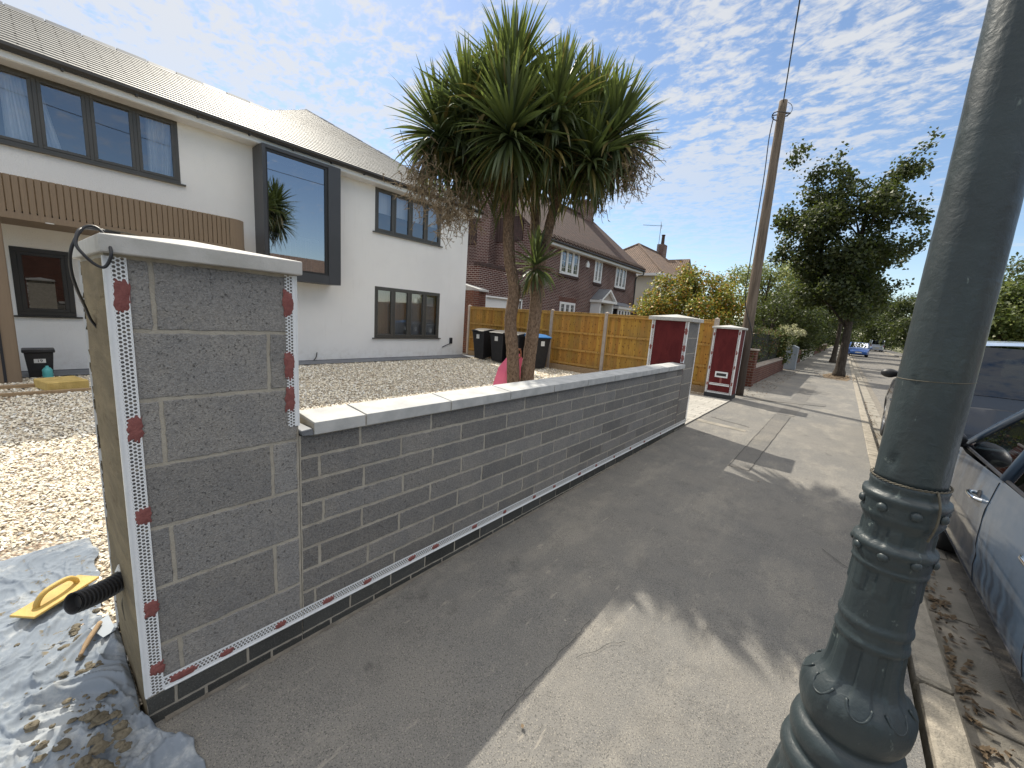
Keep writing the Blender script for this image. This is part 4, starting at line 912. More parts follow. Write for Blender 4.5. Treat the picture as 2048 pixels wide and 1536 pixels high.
# wheelie bins
def bin_(x, y, lid='black', label='', rz=0.):
    b = thing('wheelie_bin', label, 'wheelie bin', (x, y, 0), 'wheelie bins in front of the fence')
    m = MB(); vs = [(-.20, -.20, .03), (.20, -.20, .03), (.21, .22, .12), (-.21, .22, .12), (-.265, -.30, .93), (.265, -.30, .93), (.265, .30, .93), (-.265, .30, .93)]
    m.add(vs, [(3, 2, 1, 0), (4, 5, 6, 7), (0, 1, 5, 4), (1, 2, 6, 5), (2, 3, 7, 6), (3, 0, 4, 7)]); m.box(-.275, .275, -.31, .31, .90, .93)
    m.build('body', 'black', b, bevel=.015, local=True, seg=2)
    m = MB(); m.prism([(-.34, .935), (-.33, .965), (.0, 1.02), (.30, 1.03), (.33, .97), (.33, .935)], 0, -.285, .285); m.build('lid', lid, b, bevel=.012, local=True, seg=2)
    m = MB(); m.tube([(-.22, .36, .95), (.22, .36, .95)], .015, 8); m.build('handle', 'black', b, local=True)
    for s_ in (-1, 1): m = MB(); m.tube([(s_*.22, .25, .10), (s_*.27, .25, .10)], .10, 18); m.build('wheel', 'rubber', b, local=True)
    m = MB(); m.box(-.06, .06, -.300, -.285, .70, .84); m.build('sticker', 'label', b, local=True); b.rotation_euler.z = rz; return b
M['bluelid'] = surf('blue_bin_lid', (.02, .16, .42), None, 4, .4)
bin_(-9.30, 9.75, label='black wheelie bin nearest the white house corner')
bin_(-8.47, 9.72, label='black wheelie bin second from the white house', rz=.05)
bin_(-7.80, 9.74, label='black wheelie bin hidden partly behind the left cordyline trunk', rz=-.04)
bin_(-7.05, 9.72, 'bluelid', 'black wheelie bin with a bright blue lid', rz=1.2)

# ================================================================ BRICK HOUSE
BXF = -11.5
H2 = thing('brick_house', 'dark red brick house with brown tiled roof beyond the timber fence', 'house', (-14, 20, 0))
ops = [(17.22, 19.0, 3.80, 5.06), (20.75, 21.62, 3.74, 5.03), (23.45, 24.95, 3.72, 5.04), (17.5, 19.0, 1.25, 2.42)]
YG = 15.0; YE = 26.5
m = MB(); wall_x(m, BXF, BXF-.1, YG, YE, -.1, 5.32, ops)
m.face([(BXF, YG, -.1), (BXF, YG, 5.32), (-15.5, YG, 8.7), (-19.5, YG, 5.3), (-19.5, YG, -.1)]); m.face([(BXF, YE, -.1), (-19.5, YE, -.1), (-19.5, YE, 5.3), (-15.5, YE, 8.7), (BXF, YE, 5.32)])
m.build('brick_wall', 'brick', H2)
m = MB(); m.box(-14.75, -13.9, YG-.45, YG+.0, -.1, 7.9); m.build('chimney_breast', 'brick', H2)
m = MB(); m.box(-17.5, -14.76, YG-.05, YG-.004, 5.0, 7.3); m.box(-13.88, -12.2, YG-.05, YG-.004, 5.0, 6.1); m.build('tile_hanging', 'tilehang', H2)
m = MB(); xe2, ze2 = -11.08, 5.17; xr, zr = -15.5, 8.78; y0, y1 = YG-.25, YE+.45
def slab(m, q, t=.09):
    m.face(q); m.face([(x, y_, z-t) for x, y_, z in reversed(q)])
    for i in range(4): a, b = q[i], q[(i+1) % 4]; m.face([a, (a[0], a[1], a[2]-t), (b[0], b[1], b[2]-t), b])
slab(m, [(xe2, y0, ze2), (xe2, y1, ze2), (xr, y1, zr), (xr, y0, zr)]); slab(m, [(xr, y0, zr), (xr, y1, zr), (-19.9, y1, 5.17), (-19.9, y0, 5.17)]); m.build('tiled_roof', 'tile', H2)
m = MB(); y_ = y0
while y_ < y1: m.tube([(xe2+.03, y_+.15, ze2+.02), (xe2-.35, y_+.15, ze2+.30)], .055, 6); y_ += .30
m.build('eaves_tiles', 'tile', H2)
m = MB(); m.tube([(xr, y0, zr+.02), (xr, y1, zr+.02)], .12, 8); m.build('ridge_tiles', 'tile', H2)
m = MB(); m.box(xe2-.12, xe2-.08, y0, y1, ze2-.22, ze2-.02); m.box(BXF+.002, xe2-.12, y0, y1, ze2-.24, ze2-.20); m.build('fascia', 'pvc', H2)
m = MB(); m.tube([(xe2-.02, y0, ze2-.07), (xe2-.02, y1, ze2-.07)], .055, 8); m.tube(smooth_path([(xe2-.02, y1-.15, ze2-.10), (xe2-.06, y1-.15, ze2-.32), (BXF+.08, YE-.08, ze2-.55), (BXF+.08, YE-.08, 3.5), (BXF+.08, YE-.08, 0)], 4), .038, 8); m.build('gutter', 'blackmet', H2)
m = MB(); m.box(-15.95, -15.05, 25.0, 26.2, 8.2, 9.62); m.box(-16.0, -15.0, 24.95, 26.25, 9.55, 9.68); m.build('chimney', 'brick', H2)
m = MB()
for y_ in (25.4, 25.85): m.lathe([(.12, 9.68), (.10, 9.88), (.12, 9.9), (.12, 9.94)], (-15.5, y_), 14)
m.build('chimney_pots', 'tile', H2)
def room2(o_, xb=BXF):
    m = MB(); a, b, c, d = o_; m.box(xb-1.2, xb-.11, a-.05, b+.05, c-.05, d+.05); return m.build('room_interior', 'dark', H2)
nl = [3, 2, 3, 3]
for o_, n_ in zip(ops, nl):
    wnd = casement(H2, *o_, n_, 'pvc', BXF+.02, .07, .05, sill=False, gm='winglass'); room2(o_)
    g = MB(); a, b, c, d = o_
    for i in range(1, 2*n_): g.box(BXF+.012, BXF+.018, a+(b-a)*i/(2*n_)-.008, a+(b-a)*i/(2*n_)+.008, c+.1, d-.1)
    for i in range(1, 4): g.box(BXF+.013, BXF+.019, a+.1, b-.1, c+(d-c)*i/4-.008, c+(d-c)*i/4+.008)
    g.build('glazing_bars', 'pvc', wnd)
    s_ = MB(); s_.box(BXF+.001, BXF+.07, a-.06, b+.06, c-.13, c-.005); s_.build('brick_sill', 'tilehang', wnd)
    if c < 2: s_ = MB(); s_.box(BXF+.001, BXF+.006, a-.1, b+.1, d+.005, d+.24, (.1, .03, .03)); s_.build('brick_lintel', 'brick2', wnd)
m = MB(); m.box(BXF-.25, BXF-.2, 17.3, 18.2, 3.85, 5.0); m.box(BXF-.25, BXF-.2, 21.1, 21.6, 3.8, 5.0); m.build('net_curtain', 'curtain', H2)
PY = 21.55; m = MB()   # porch
m.add([(BXF+.75, PY-.95, 2.78), (BXF+.75, PY+.95, 2.78), (BXF+.75, PY, 3.42), (BXF, PY-.95, 2.78), (BXF, PY+.95, 2.78), (BXF, PY, 3.42)], [(0, 2, 5, 3), (2, 1, 4, 5)]); m.build('porch_roof', 'lead', H2)
m = MB(); m.prism([(PY-.88, 2.76), (PY+.88, 2.76), (PY, 3.33)], 0, BXF+.55, BXF+.60); m.build('pediment', 'concpost', H2)
m = MB(); m.box(BXF, BXF+.76, PY-.97, PY+.97, 2.62, 2.76); m.prism([(PY-.97, 2.76), (PY-.80, 2.76), (PY, 3.29), (PY, 3.41)], 0, BXF+.60, BXF+.76); m.prism([(PY+.97, 2.76), (PY, 3.41), (PY, 3.29), (PY+.80, 2.76)], 0, BXF+.60, BXF+.76); m.box(BXF, BXF+.6, PY-.85, PY-.70, 0, 2.62); m.box(BXF, BXF+.6, PY+.70, PY+.85, 0, 2.62); m.build('porch_frame', 'pvc', H2)
m = MB(); m.box(BXF+.03, BXF+.08, PY-.69, PY+.69, 0, 2.5); m.build('front_door', 'cream', H2)
m = MB(); m.box(BXF+.001, BXF+.62, 23.1, 25.3, 2.42, 2.58); m.build('bay_fascia', 'pvc', H2)
m = MB(); m.prism([(BXF, 2.585), (BXF+.66, 2.585), (BXF, 2.86)], 1, 23.05, 25.35); m.build('bay_roof', 'lead', H2)
m = MB(); m.box(BXF+.001, BXF+.5, 23.3, 25.1, -.1, 1.1); m.build('bay_base', 'brick', H2)
bwn = casement(H2, 23.3, 25.1, 1.1, 2.42, 4, 'pvc', BXF+.50, .07, .05, sill=False); m = MB(); m.box(BXF+.001, BXF+.43, 23.35, 25.05, 1.1, 2.4); m.build('bay_interior', 'dark', H2)
m = MB(); m.prism([(19.72, 4.42), (20.02, 4.42), (20.02, 4.62), (19.87, 4.78), (19.72, 4.62)], 0, BXF, BXF+.09); m.build('alarm_box', 'pvc', H2, bevel=.01)
# flat roofed garage wing
m = MB(); G0, G1 = 11.55, YG; gx = BXF+.02; wall_x(m, gx, gx-.12, G0, G1+.15, -.1, 3.38, [(12.0, 14.3, 0, 2.20)]); m.face([(gx, G0, -.1), (gx, G0, 3.38), (gx-6, G0, 3.38), (gx-6, G0, -.1)]); m.face([(gx, G0, 3.38), (gx, G1, 3.38), (gx-6, G1, 3.38), (gx-6, G0, 3.38)]); m.build('garage_wall', 'brick', H2)
m = MB(); m.box(gx-.3, gx+.03, G0-.03, G1+.15, 3.381, 3.52); m.build('parapet_coping', 'tilehang', H2)
m = MB(); m.box(gx-.11, gx-.07, 12.0, 14.3, 0, 2.2); m.box(gx-.03, gx+.03, 11.93, 12.0, 0, 2.27); m.box(gx-.03, gx+.03, 14.3, 14.37, 0, 2.27); m.box(gx-.03, gx+.03, 12.0, 14.3, 2.2, 2.27)
for z in (.45, .9, 1.35, 1.8): m.box(gx-.07, gx-.062, 12.02, 14.28, z, z+.02)
m.build('garage_door', 'pvc', H2)
# old brick wall stub and lean-to between the houses
o = MB(); o.box(-11.3, -10.78, 10.62, 10.9, -.1, 2.35); bw_ = o.build('brick_pier', 'brick2', None); tag(bw_, 'old red brick pier between the white house and the fence end', 'brick pier')
lt = thing('lean_to', 'small lean-to with pale sheet roof between the two houses', 'lean-to', (-12, 11.2, 0))
m = MB(); m.prism([(-12.9, 2.35), (-10.85, 2.35), (-10.85, 2.42), (-12.9, 2.85)], 1, 10.95, 11.5); m.build('sheet_roof', 'coping', lt)
m = MB(); m.box(-12.9, -10.95, 11.0, 11.45, -.1, 2.345); m.build('wall', 'brick2', lt)

# ================================================================ CREAM HIPPED HOUSE
H3 = thing('hipped_house', 'cream rendered house with hipped tiled roof behind the golden tree', 'house', (-15, 34, 0))
m = MB(); m.box(-19, -11.35, 30.35, 42, 2.55, 5.42); m.build('cream_wall', 'cream', H3)
m = MB(); m.box(-18.97, -11.38, 30.38, 42, -.1, 2.548); m.build('brick_base', 'brick2', H3)
ex0, ex1, ey0, ey1, ez = -19.4, -11.0, 30.0, 42.4, 5.42; pk = (-14.75, 33.75, 8.3); pk2 = (-14.75, 39.4, 8.3)
m = MB(); m.face([(ex0, ey0, ez), (ex1, ey0, ez), pk]); m.face([(ex1, ey0, ez), (ex1, ey1, ez), pk2, pk]); m.face([(ex1, ey1, ez), (ex0, ey1, ez), pk2]); m.face([(ex0, ey1, ez), (ex0, ey0, ez), pk, pk2]); m.build('hipped_roof', 'tile2', H3)
m = MB(); m.tube([(ex1, ey0, ez+.02), pk], .09, 6); m.tube([(ex0, ey0, ez+.02), pk], .09, 6); m.tube([pk, pk2], .09, 6); m.build('hip_tiles', 'tile2', H3)
m = MB(); m.box(ex0, ex1, ey0, ey0+.02, ez-.18, ez-.005); m.box(ex1-.02, ex1, ey0, ey1, ez-.18, ez-.005); m.box(ex0+.02, ex1-.02, ey0+.02, ey1-.02, ez-.2, ez-.15); m.build('fascia', 'pvc', H3)
m = MB(); m.box(-13.2, -12.0, 36.0, 40.0, 2.5, 5.4); m.build('wing_wall', 'cream', H3)
m = MB(); m.face([(-14, 35.7, 5.3), (-11.65, 35.7, 5.3), (-11.65, 38, 7.6), (-14.6, 38, 7.6)]); m.face([(-14.6, 38, 7.6), (-11.65, 38, 7.6), (-11.65, 40.3, 5.3), (-14, 40.3, 5.3)]); m.face([(-11.67, 35.8, 5.3), (-11.67, 40.2, 5.3), (-11.67, 38, 7.55)]); m.build('wing_roof', 'tile2', H3)
m = MB(); m.box(-14.9, -14.3, 38.3, 39.3, 7.9, 9.1); m.build('chimney', 'brick', H3)
m = MB(); m.lathe([(.16, 9.1), (.14, 9.9), (.17, 9.92), (.17, 10.0)], (-14.6, 38.8), 12); m.build('chimney_pot', 'tile', H3)
AE = MB(); ax_, ay_ = -14.5, 37.6; AE.tube([(ax_, ay_, 8.2), (ax_, ay_, 10.75)], .025, 6); AE.tube([(ax_-1.3, ay_-.9, 10.55), (ax_+.15, ay_+.1, 10.55)], .018, 5)
for k in range(12): t = k/12; p = Vector((ax_-1.3+1.3*t, ay_-.9+.9*t, 10.55)); AE.tube([p+Vector((.12, -.17, 0)), p-Vector((.12, -.17, 0))], .009, 4)
AE.tube([(ax_+.1, ay_, 10.3), (ax_-.05, ay_, 10.95)], .015, 5); AE.build('television_aerial', 'lead', H3)

# ================================================================ STREET LAMP
LX, LY = .162, 1.24
LP = thing('street_lamp', 'old cast iron lamp post in chipped dark green paint at the kerb', 'lamp post', (LX, LY, 0))
def flutes(a, z, r):   # raised panels on the neck above the bulb
    f = 0
    if .66 < z < .80: f = .0045*(1 if math.cos(a*8) > -.15 else -.35)*min(1, (.80-z)/.012, (z-.66)/.01)
    if 1.055 < z < 1.095: f = .003*(1 if math.cos(a*8+1) > .1 else -.2)
    if .935 < z < .99: f = .003*(1 if math.cos(a*8+1) > .1 else -.2)
    if .50 < z < .66: f = .004*(1 if math.cos(a*8) > -.15 else 0)*max(0, (z-.60)/.06)
    if z < .36: f = .006*math.cos(a*16)
    return f+.0009*mn.noise(Vector((math.cos(a)*5, math.sin(a)*5, z*14)))+.0006*mn.noise(Vector((math.cos(a)*14, math.sin(a)*14, z*40)))
prof = [(.20, -.08), (.20, .06), (.175, .09), (.165, .12), (.150, .14), (.13, .30), (.118, .37), (.116, .40), (.124, .415), (.126, .43), (.122, .447), (.110, .455), (.104, .462), (.108, .47), (.114, .485), (.1155, .505), (.111, .525), (.101, .537), (.094, .541), (.092, .548), (.098, .558), (.105, .572), (.1095, .59), (.111, .61), (.109, .635), (.103, .655), (.092, .672), (.080, .684), (.0715, .700), (.0675, .72), (.0655, .745), (.0645, .765), (.0640, .785), (.0645, .795), (.0690, .800), (.0700, .806), (.0690, .812), (.0665, .816), (.0660, .838), (.0690, .843), (.0695, .85), (.0680, .857), (.0650, .862), (.0640, .90), (.0625, .95), (.0620, .985), (.0650, .990), (.0680, .994), (.0675, 1.0), (.0655, 1.003), (.0680, 1.010), (.0700, 1.025), (.0700, 1.035), (.0735, 1.039), (.0740, 1.045), (.0725, 1.052), (.0640, 1.056), (.0610, 1.062), (.0605, 1.09), (.0620, 1.097), (.0690, 1.112), (.0715, 1.119), (.0700, 1.124), (.0705, 1.128), (.0710, 1.15), (.0745, 1.156), (.0750, 1.162), (.0735, 1.168), (.0660, 1.171), (.0650, 1.185), (.0665, 1.190), (.0655, 1.196), (.0615, 1.199)]
P2_ = []
for (a, za), (b, zb) in zip(prof[:-1], prof[1:]):
    k_ = max(1, int(abs(zb-za)/.007))
    for t in range(k_): P2_.append((a+(b-a)*t/k_, za+(zb-za)*t/k_))
P2_.append(prof[-1])
m = MB(); m.lathe(P2_, (LX, LY), 128, flutes); m.build('base_column', 'lamp', LP, smooth=True)
sh = []
z = 1.197
while z < 4.6: sh.append((.0610-.0042*min(1, (z-1.2)/.6)-.0016*(z-1.2), z)); z += .012
def dent(a, z, r):
    f = .0007*mn.noise(Vector((math.cos(a)*4, math.sin(a)*4, z*9)))+.0005*mn.noise(Vector((math.cos(a)*12, math.sin(a)*12, z*34)))
    for (da, dz, ra, rz, dp) in ((-2.28, 1.245, .16, .013, .006), (-2.5, 1.62, .14, .007, .003), (-2.7, 1.8, .12, .012, .003), (-2.2, 1.42, .1, .01, .003), (-2.75, 1.95, .1, .008, .003)):
        e = math.exp(-((a-(da % 6.283))/ra)**2-((z-dz)/rz)**2); f -= dp*e
    return f
m = MB(); m.lathe(sh, (LX, LY), 96, dent); m.build('shaft', 'lamp', LP, smooth=True)
m = MB(); m.lathe([(.05, 4.6), (.07, 4.62), (.07, 4.68), (.04, 4.72), (.035, 5.3), (.10, 5.35), (.16, 5.75), (.03, 5.9), (.01, 6.0)], (LX, LY), 24); m.build('lantern', 'lamp', LP, smooth=True)
for zz, rr, off_ in ((1.140, .0715, .2), (1.030, .0705, .5)):
    for k in range(8):
        a = k*math.pi/4+off_; c_ = (LX+rr*math.cos(a), LY+rr*math.sin(a), zz); m = MB(); b0 = len(m.v); nn, kk = 14, 6
        for i in range(kk+1):
            el = math.pi/2*i/kk; rad = .0105*math.cos(el); ou = .0075*math.sin(el)
            for j in range(nn):
                t = 6.283*j/nn; u = rad*math.cos(t); v = rad*math.sin(t)
                m.v.append((c_[0]+ou*math.cos(a)-u*math.sin(a), c_[1]+ou*math.sin(a)+u*math.cos(a), c_[2]+v))
        for i in range(kk):
            for j in range(nn): m.f.append((b0+i*nn+j, b0+i*nn+(j+1) % nn, b0+(i+1)*nn+(j+1) % nn, b0+(i+1)*nn+j)); m.c.append(None)
        m.build('rivet', 'lamp', LP, smooth=True)
# scalloped bosses where the neck panels run out over the bulb
for k in range(8):
    a = k*math.pi/4-.02; m = MB(); n_ = 26
    for side in (0,):
        path = []
        for i in range(n_+1):
            t = math.pi*(i/n_); u = .022*math.cos(t); v = -.030*math.sin(t); z = .675+v; R_ = .094 if False else None
            # radius of the lamp at this height
            for (ra, za), (rb, zb) in zip(prof[:-1], prof[1:]):
                if za <= z <= zb: R_ = ra+(rb-ra)*(z-za)/max(1e-6, zb-za); break
            aa = a+u/R_; path.append((LX+(R_+.0015)*math.cos(aa), LY+(R_+.0015)*math.sin(aa), z))
        m.tube(path, .0032, 6)
    m.build('scallop', 'lamp', LP, smooth=True)
m = MB(); pth = []
for k in range(49): a = k/48*6.283; pth.append((LX+.0590*math.cos(a), LY+.0590*math.sin(a), 1.430+.004*math.sin(a+1)))
m.tube(pth, .0009, 6, cap=False); o = m.build('upper_tie_wire', 'wire', None); tag(o, 'thin straight wire tied round the lamp shaft at eye height', 'wire')
m = MB(); p1 = []; p2 = []
for k in range(241):
    a = k/240*6.283; tw = k*.55; r_ = .0655
    p1.append((LX+(r_+.0015*math.cos(tw))*math.cos(a), LY+(r_+.0015*math.cos(tw))*math.sin(a), 1.2015+.003*math.sin(a)+.0015*math.sin(tw))); p2.append((LX+(r_-.0015*math.cos(tw))*math.cos(a), LY+(r_-.0015*math.cos(tw))*math.sin(a), 1.2015+.003*math.sin(a)-.0015*math.sin(tw)))
m.tube(p1, .0012, 5, cap=False); m.tube(p2, .0012, 5, cap=False)
a = -.95; m.tube(smooth_path([(LX+.066*math.cos(a), LY+.066*math.sin(a), 1.20), (LX+.078*math.cos(a), LY+.078*math.sin(a), 1.17), (LX+.080*math.cos(a), LY+.080*math.sin(a), 1.13), (LX+.071*math.cos(a), LY+.071*math.sin(a), 1.09)], 5), .0022, 6)
o = m.build('lower_tie_wire', 'wire', None); tag(o, 'twisted rusty wire wrapped above the riveted collar of the lamp post', 'wire')

# ================================================================ TELEGRAPH POLE
TP = thing('telegraph_pole', 'weathered wooden telegraph pole beside the far red pier', 'pole', (-1.80, 10.92, 0))
m = MB(); n_ = 40; m.tube([(-1.80-.07*k/n_, 10.92+.06*k/n_, -.05+6.6*k/n_) for k in range(n_+1)], [.132-.052*k/n_ for k in range(n_+1)], 20, wob=.04); m.build('pole', 'pole', TP, smooth=True)
m = MB(); m.tube([(-1.80-.07+.17*math.cos(t/16*6.283), 10.98+.17*math.sin(t/16*6.283), 6.27+.03*math.sin(t/8*6.283)) for t in range(17)], .012, 5, cap=False); m.tube([(-2.04, 10.93, 6.28), (-1.70, 11.02, 6.29)], .012, 5); m.build('step_ring', 'blackmet', TP)
m = MB(); m.tube(smooth_path([(-1.78, 10.97, 6.5), (-1.70, 10.97, 6.42), (-1.68, 10.97, 6.3), (-1.76, 10.97, 6.2)], 4), .006, 5); m.tube(smooth_path([(-2.0, 10.93, 6.25), (-2.02, 10.92, 5.8), (-1.99, 10.9, 4.9), (-1.98, 10.85, 3.0), (-1.93, 10.79, 2.2), (-1.72, 10.80, 1.6), (-1.66, 10.9, 1.3)], 6), .010, 6); m.build('drop_cable', 'blackmet', TP)
m = MB()
pth = [(-1.87+2.6*k/20, 10.98-15.5*k/20, 6.50+1.5*k/20-.35*math.sin(math.pi*k/20)) for k in range(21)]
m.tube(pth, .012, 5); o = m.build('telephone_wire', 'blackmet', None); tag(o, 'thin black wire rising into the sky from the wooden pole top', 'wire')

# ================================================================ CORDYLINE
CO = thing('cordyline_tree', 'tall twin trunked cordyline palm with spiky crown behind the low wall', 'palm tree', (-3.98, 5.05, 0))
def trunk(pts, r, nm, parent, mat='palmbark', sides=18, wob=.10):
    m = MB(); c = smooth_path(pts, 7); n_ = len(c); m.tube(c, [r[0]+(r[1]-r[0])*(i/(n_-1))+.004*mn.noise(Vector((i*.9, 0, 0))) for i in range(n_)], sides, wob=wob); return m.build(nm, mat, parent, smooth=True)
ta = [(-4.03, 4.97, -.05), (-4.03, 4.97, .48), (-4.07, 4.94, .97), (-4.12, 4.90, 1.44), (-4.09, 4.91, 1.91), (-4.17, 4.84, 2.35), (-4.21, 4.81, 2.87), (-4.21, 4.82, 3.37), (-4.25, 4.78, 3.92), (-4.28, 4.76, 4.7)]
tb = [(-3.91, 5.19, -.05), (-3.92, 5.19, .52), (-3.90, 5.20, 1.06), (-3.87, 5.21, 1.63), (-3.89, 5.20, 2.15)]
trunk(ta, (.105, .075), 'trunk', CO); trunk(tb, (.115, .095), 'trunk', CO)
trunk([(-3.89, 5.20, 2.05), (-3.84, 5.24, 2.48), (-3.79, 5.27, 2.85), (-3.74, 5.32, 3.22), (-3.59, 5.42, 3.73), (-3.43, 5.52, 4.3)], (.09, .055), 'branch', CO)
trunk([(-3.89, 5.20, 2.05), (-4.0, 5.23, 2.71), (-4.10, 5.30, 3.19), (-4.17, 5.37, 3.81), (-4.1, 5.45, 4.6)], (.085, .06), 'branch', CO)
heads = [(-4.28, 4.76, 4.92, 1., 200), (-4.57, 4.19, 4.36, .9, 170), (-4.97, 4.04, 4.11, .95, 190), (-3.96, 5.53, 4.90, .9, 170), (-3.40, 5.54, 4.49, .95, 180), (-3.00, 5.54, 4.17, .95, 190), (-3.78, 4.23, 3.95, .95, 190), (-3.57, 4.83, 3.98, .9, 170), (-4.63, 5.65, 4.72, .9, 130), (-5.21, 4.97, 4.40, .9, 130), (-4.89, 4.85, 4.80, .85, 150), (-3.75, 6.03, 4.32, .9, 130), (-4.35, 4.60, 4.15, .9, 150), (-4.15, 4.75, 3.85, .85, 110), (-3.15, 5.25, 3.85, .85, 120), (-4.72, 4.35, 3.85, .85, 120), (-3.45, 4.75, 4.35, .85, 110), (-4.1, 4.35, 4.45, .85, 110), (-3.86, 5.10, 2.40, .62, 60)]
for h in heads[:-1]:   # branches up to each rosette
    base = Vector((-4.22, 4.80, 3.2)) if h[0] < -4.1 else Vector((-3.72, 5.33, 3.3))
    q = Vector(h[:3]); trunk([tuple(base), tuple(base.lerp(q, .5)+Vector((0, 0, -.06))), tuple(q)], (.06, .04), 'branch', CO, sides=9)
V = []; F = []; C_ = []
def leaf(c, d, L, wd, droop, col):
    global V, F, C_
    n_ = 7; side = d.cross(Vector((0, 0, 1))); side = side.normalized() if side.length > 1e-3 else Vector((1, 0, 0)); p = Vector(c)+d*.03; dd = d.copy(); b = len(V)
    side = (side+Vector((0, 0, random.uniform(-.5, .5)))).normalized()
    for i in range(n_+1):
        t = i/n_; w_ = wd*(.55+.9*t if t < .4 else .91*(1-((t-.4)/.6)**1.7))*.5+.0008; nr = side.cross(dd).normalized()
        V.append(tuple(p-side*w_)); V.append(tuple(p+nr*w_*-.35)); V.append(tuple(p+side*w_))
        p = p+dd*(L/n_); dd = (dd+Vector((0, 0, -droop/n_*(.4+1.7*t)))).normalized()
    for i in range(n_):
        a = b+i*3; tt = 1-.1*i/n_
        for k in (0, 1): F.append((a+k, a+k+1, a+k+4, a+k+3)); C_.append(tuple(x*tt for x in col))
for hx, hy, hz_, sc_, nl_ in heads:
    out = Vector((hx+4.05, hy-5.0, .0))*.28
    nl_ = int(nl_*1.6)
    for k in range(nl_):
        t = (k+random.random())/nl_; el = math.radians(88-t*150+random.gauss(0, 7)); az = random.random()*6.283
        d = Vector((math.cos(el)*math.cos(az), math.cos(el)*math.sin(az), math.sin(el)))+out*.35; d.normalize()
        g = random.uniform(.75, 1.3); age = max(0, t-.5)*2
        col = Vector((.105, .135, .045))*g if t < .38 else Vector((.056, .078, .038))*g  # upper leaves lighter: their backlight is put into the colour
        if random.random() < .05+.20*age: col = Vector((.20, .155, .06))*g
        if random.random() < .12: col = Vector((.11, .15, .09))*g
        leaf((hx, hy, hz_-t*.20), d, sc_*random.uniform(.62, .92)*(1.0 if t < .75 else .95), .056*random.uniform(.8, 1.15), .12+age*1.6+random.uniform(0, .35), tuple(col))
# dead skirt hanging below the crown
for k in range(560):
    h = random.choice(heads[:-1]); p = Vector(h[:3])+Vector((random.gauss(0, .07), random.gauss(0, .07), random.uniform(-.55, -.15)))
    tgt = Vector((-4.2, 4.8, 3.1)) if h[0] < -4.1 else Vector((-3.74, 5.3, 3.1)); p = p.lerp(Vector((tgt.x, tgt.y, p.z)), random.uniform(.0, .75))
    az = random.random()*6.283; d = Vector((math.cos(az)*.6, math.sin(az)*.6, -.6)).normalized(); g = random.uniform(.6, 1.3)
    leaf(p, d, random.uniform(.45, .8), .034, 1.6, (.17*g, .125*g, .060*g) if random.random() < .6 else (.05*g, .07*g, .03*g))
arr_mesh('crown', np.array(V), np.array(F), 'cleaf', CO, np.array(C_), True)
def panicle(c, n_, spread, ln):
    m = MB(); c = Vector(c)
    for k in range(n_):
        d = Vector((random.gauss(0, .6), random.gauss(0, .6), random.gauss(-.35, .5))).normalized(); L = ln*random.uniform(.5, 1); p = c+Vector((random.gauss(0, spread), random.gauss(0, spread), random.gauss(0, spread*1.3))); q = p+d*L*.5+Vector((0, 0, -.02)); e = q+d*L*.4+Vector((0, 0, -.02))
        m.tube([p, q, e], [.0055, .0045, .0025], 3)
        for j in range(5):
            t = random.random(); s_ = p.lerp(q, t) if t < .6 else q.lerp(e, t); dd = (d+Vector((random.gauss(0, .8), random.gauss(0, .8), random.gauss(-.2, .6)))).normalized(); m.tube([s_, s_+dd*ln*.22], [.004, .002], 3)
    m.tube([tuple(c+Vector((0, 0, .25))), tuple(c), tuple(c+Vector((0, 0, -.25)))], [.02, .015, .008], 6); return m.build('seed_panicle', 'panicle', CO)
for c, n_, s_ in (((-4.94, 3.74, 3.33), 330, .14), ((-4.66, 3.98, 2.98), 300, .13), ((-2.70, 5.62, 3.72), 330, .14), ((-3.2, 5.65, 3.40), 80, .09), ((-4.72, 4.44, 3.10), 160, .12)): panicle(c, n_, s_, .19)
# pink sheet and spade behind the trunks
SP = thing('spade', 'spade with worn brown D handle stood upright between the cordyline trunks', 'spade', (-4.2, 5.25, 0))
m = MB(); m.tube([(-4.2, 5.24, .05), (-4.2, 5.24, .80)], .017, 10); m.build('shaft', 'timber', SP)
m = MB(); ux = Vector((.77, .64, 0)); ring = [Vector((-4.2, 5.24, .885))+ux*(.062*math.cos(a))+Vector((0, 0, .085*math.sin(a))) for a in np.linspace(-1.57, 4.71, 25)]; m.tube(ring, .013, 8, cap=False); m.tube([Vector((-4.2, 5.24, .955))-ux*.055, Vector((-4.2, 5.24, .955))+ux*.055], .019, 10); m.build('handle', 'spadehandle' if 'spadehandle' in M else 'timber', SP, smooth=True)
m = MB(); m.prism([(-4.29, .0), (-4.11, .0), (-4.11, .22), (-4.29, .22)], 1, 5.235, 5.239); m.build('blade', 'lead', SP)
m = MB(); vs = [(-4.62, 5.02, .0), (-4.50, 5.12, .62), (-4.36, 5.22, .86), (-4.22, 5.33, .88), (-4.14, 5.40, .72), (-4.06, 5.44, .0), (-4.42, 5.02, .0), (-4.34, 5.12, .55), (-4.24, 5.10, .0), (-4.12, 5.30, .0)]
m.add(vs, [(0, 6, 7, 1), (1, 7, 2), (6, 8, 7), (7, 8, 3, 2), (8, 9, 3), (9, 5, 4, 3)]); o = m.build('plastic_sheet', 'pink', None); tag(o, 'bright pink plastic sheet standing in a peak behind the left cordyline trunk', 'plastic sheet')
md = o.modifiers.new('s', 'SOLIDIFY'); md.thickness = .004

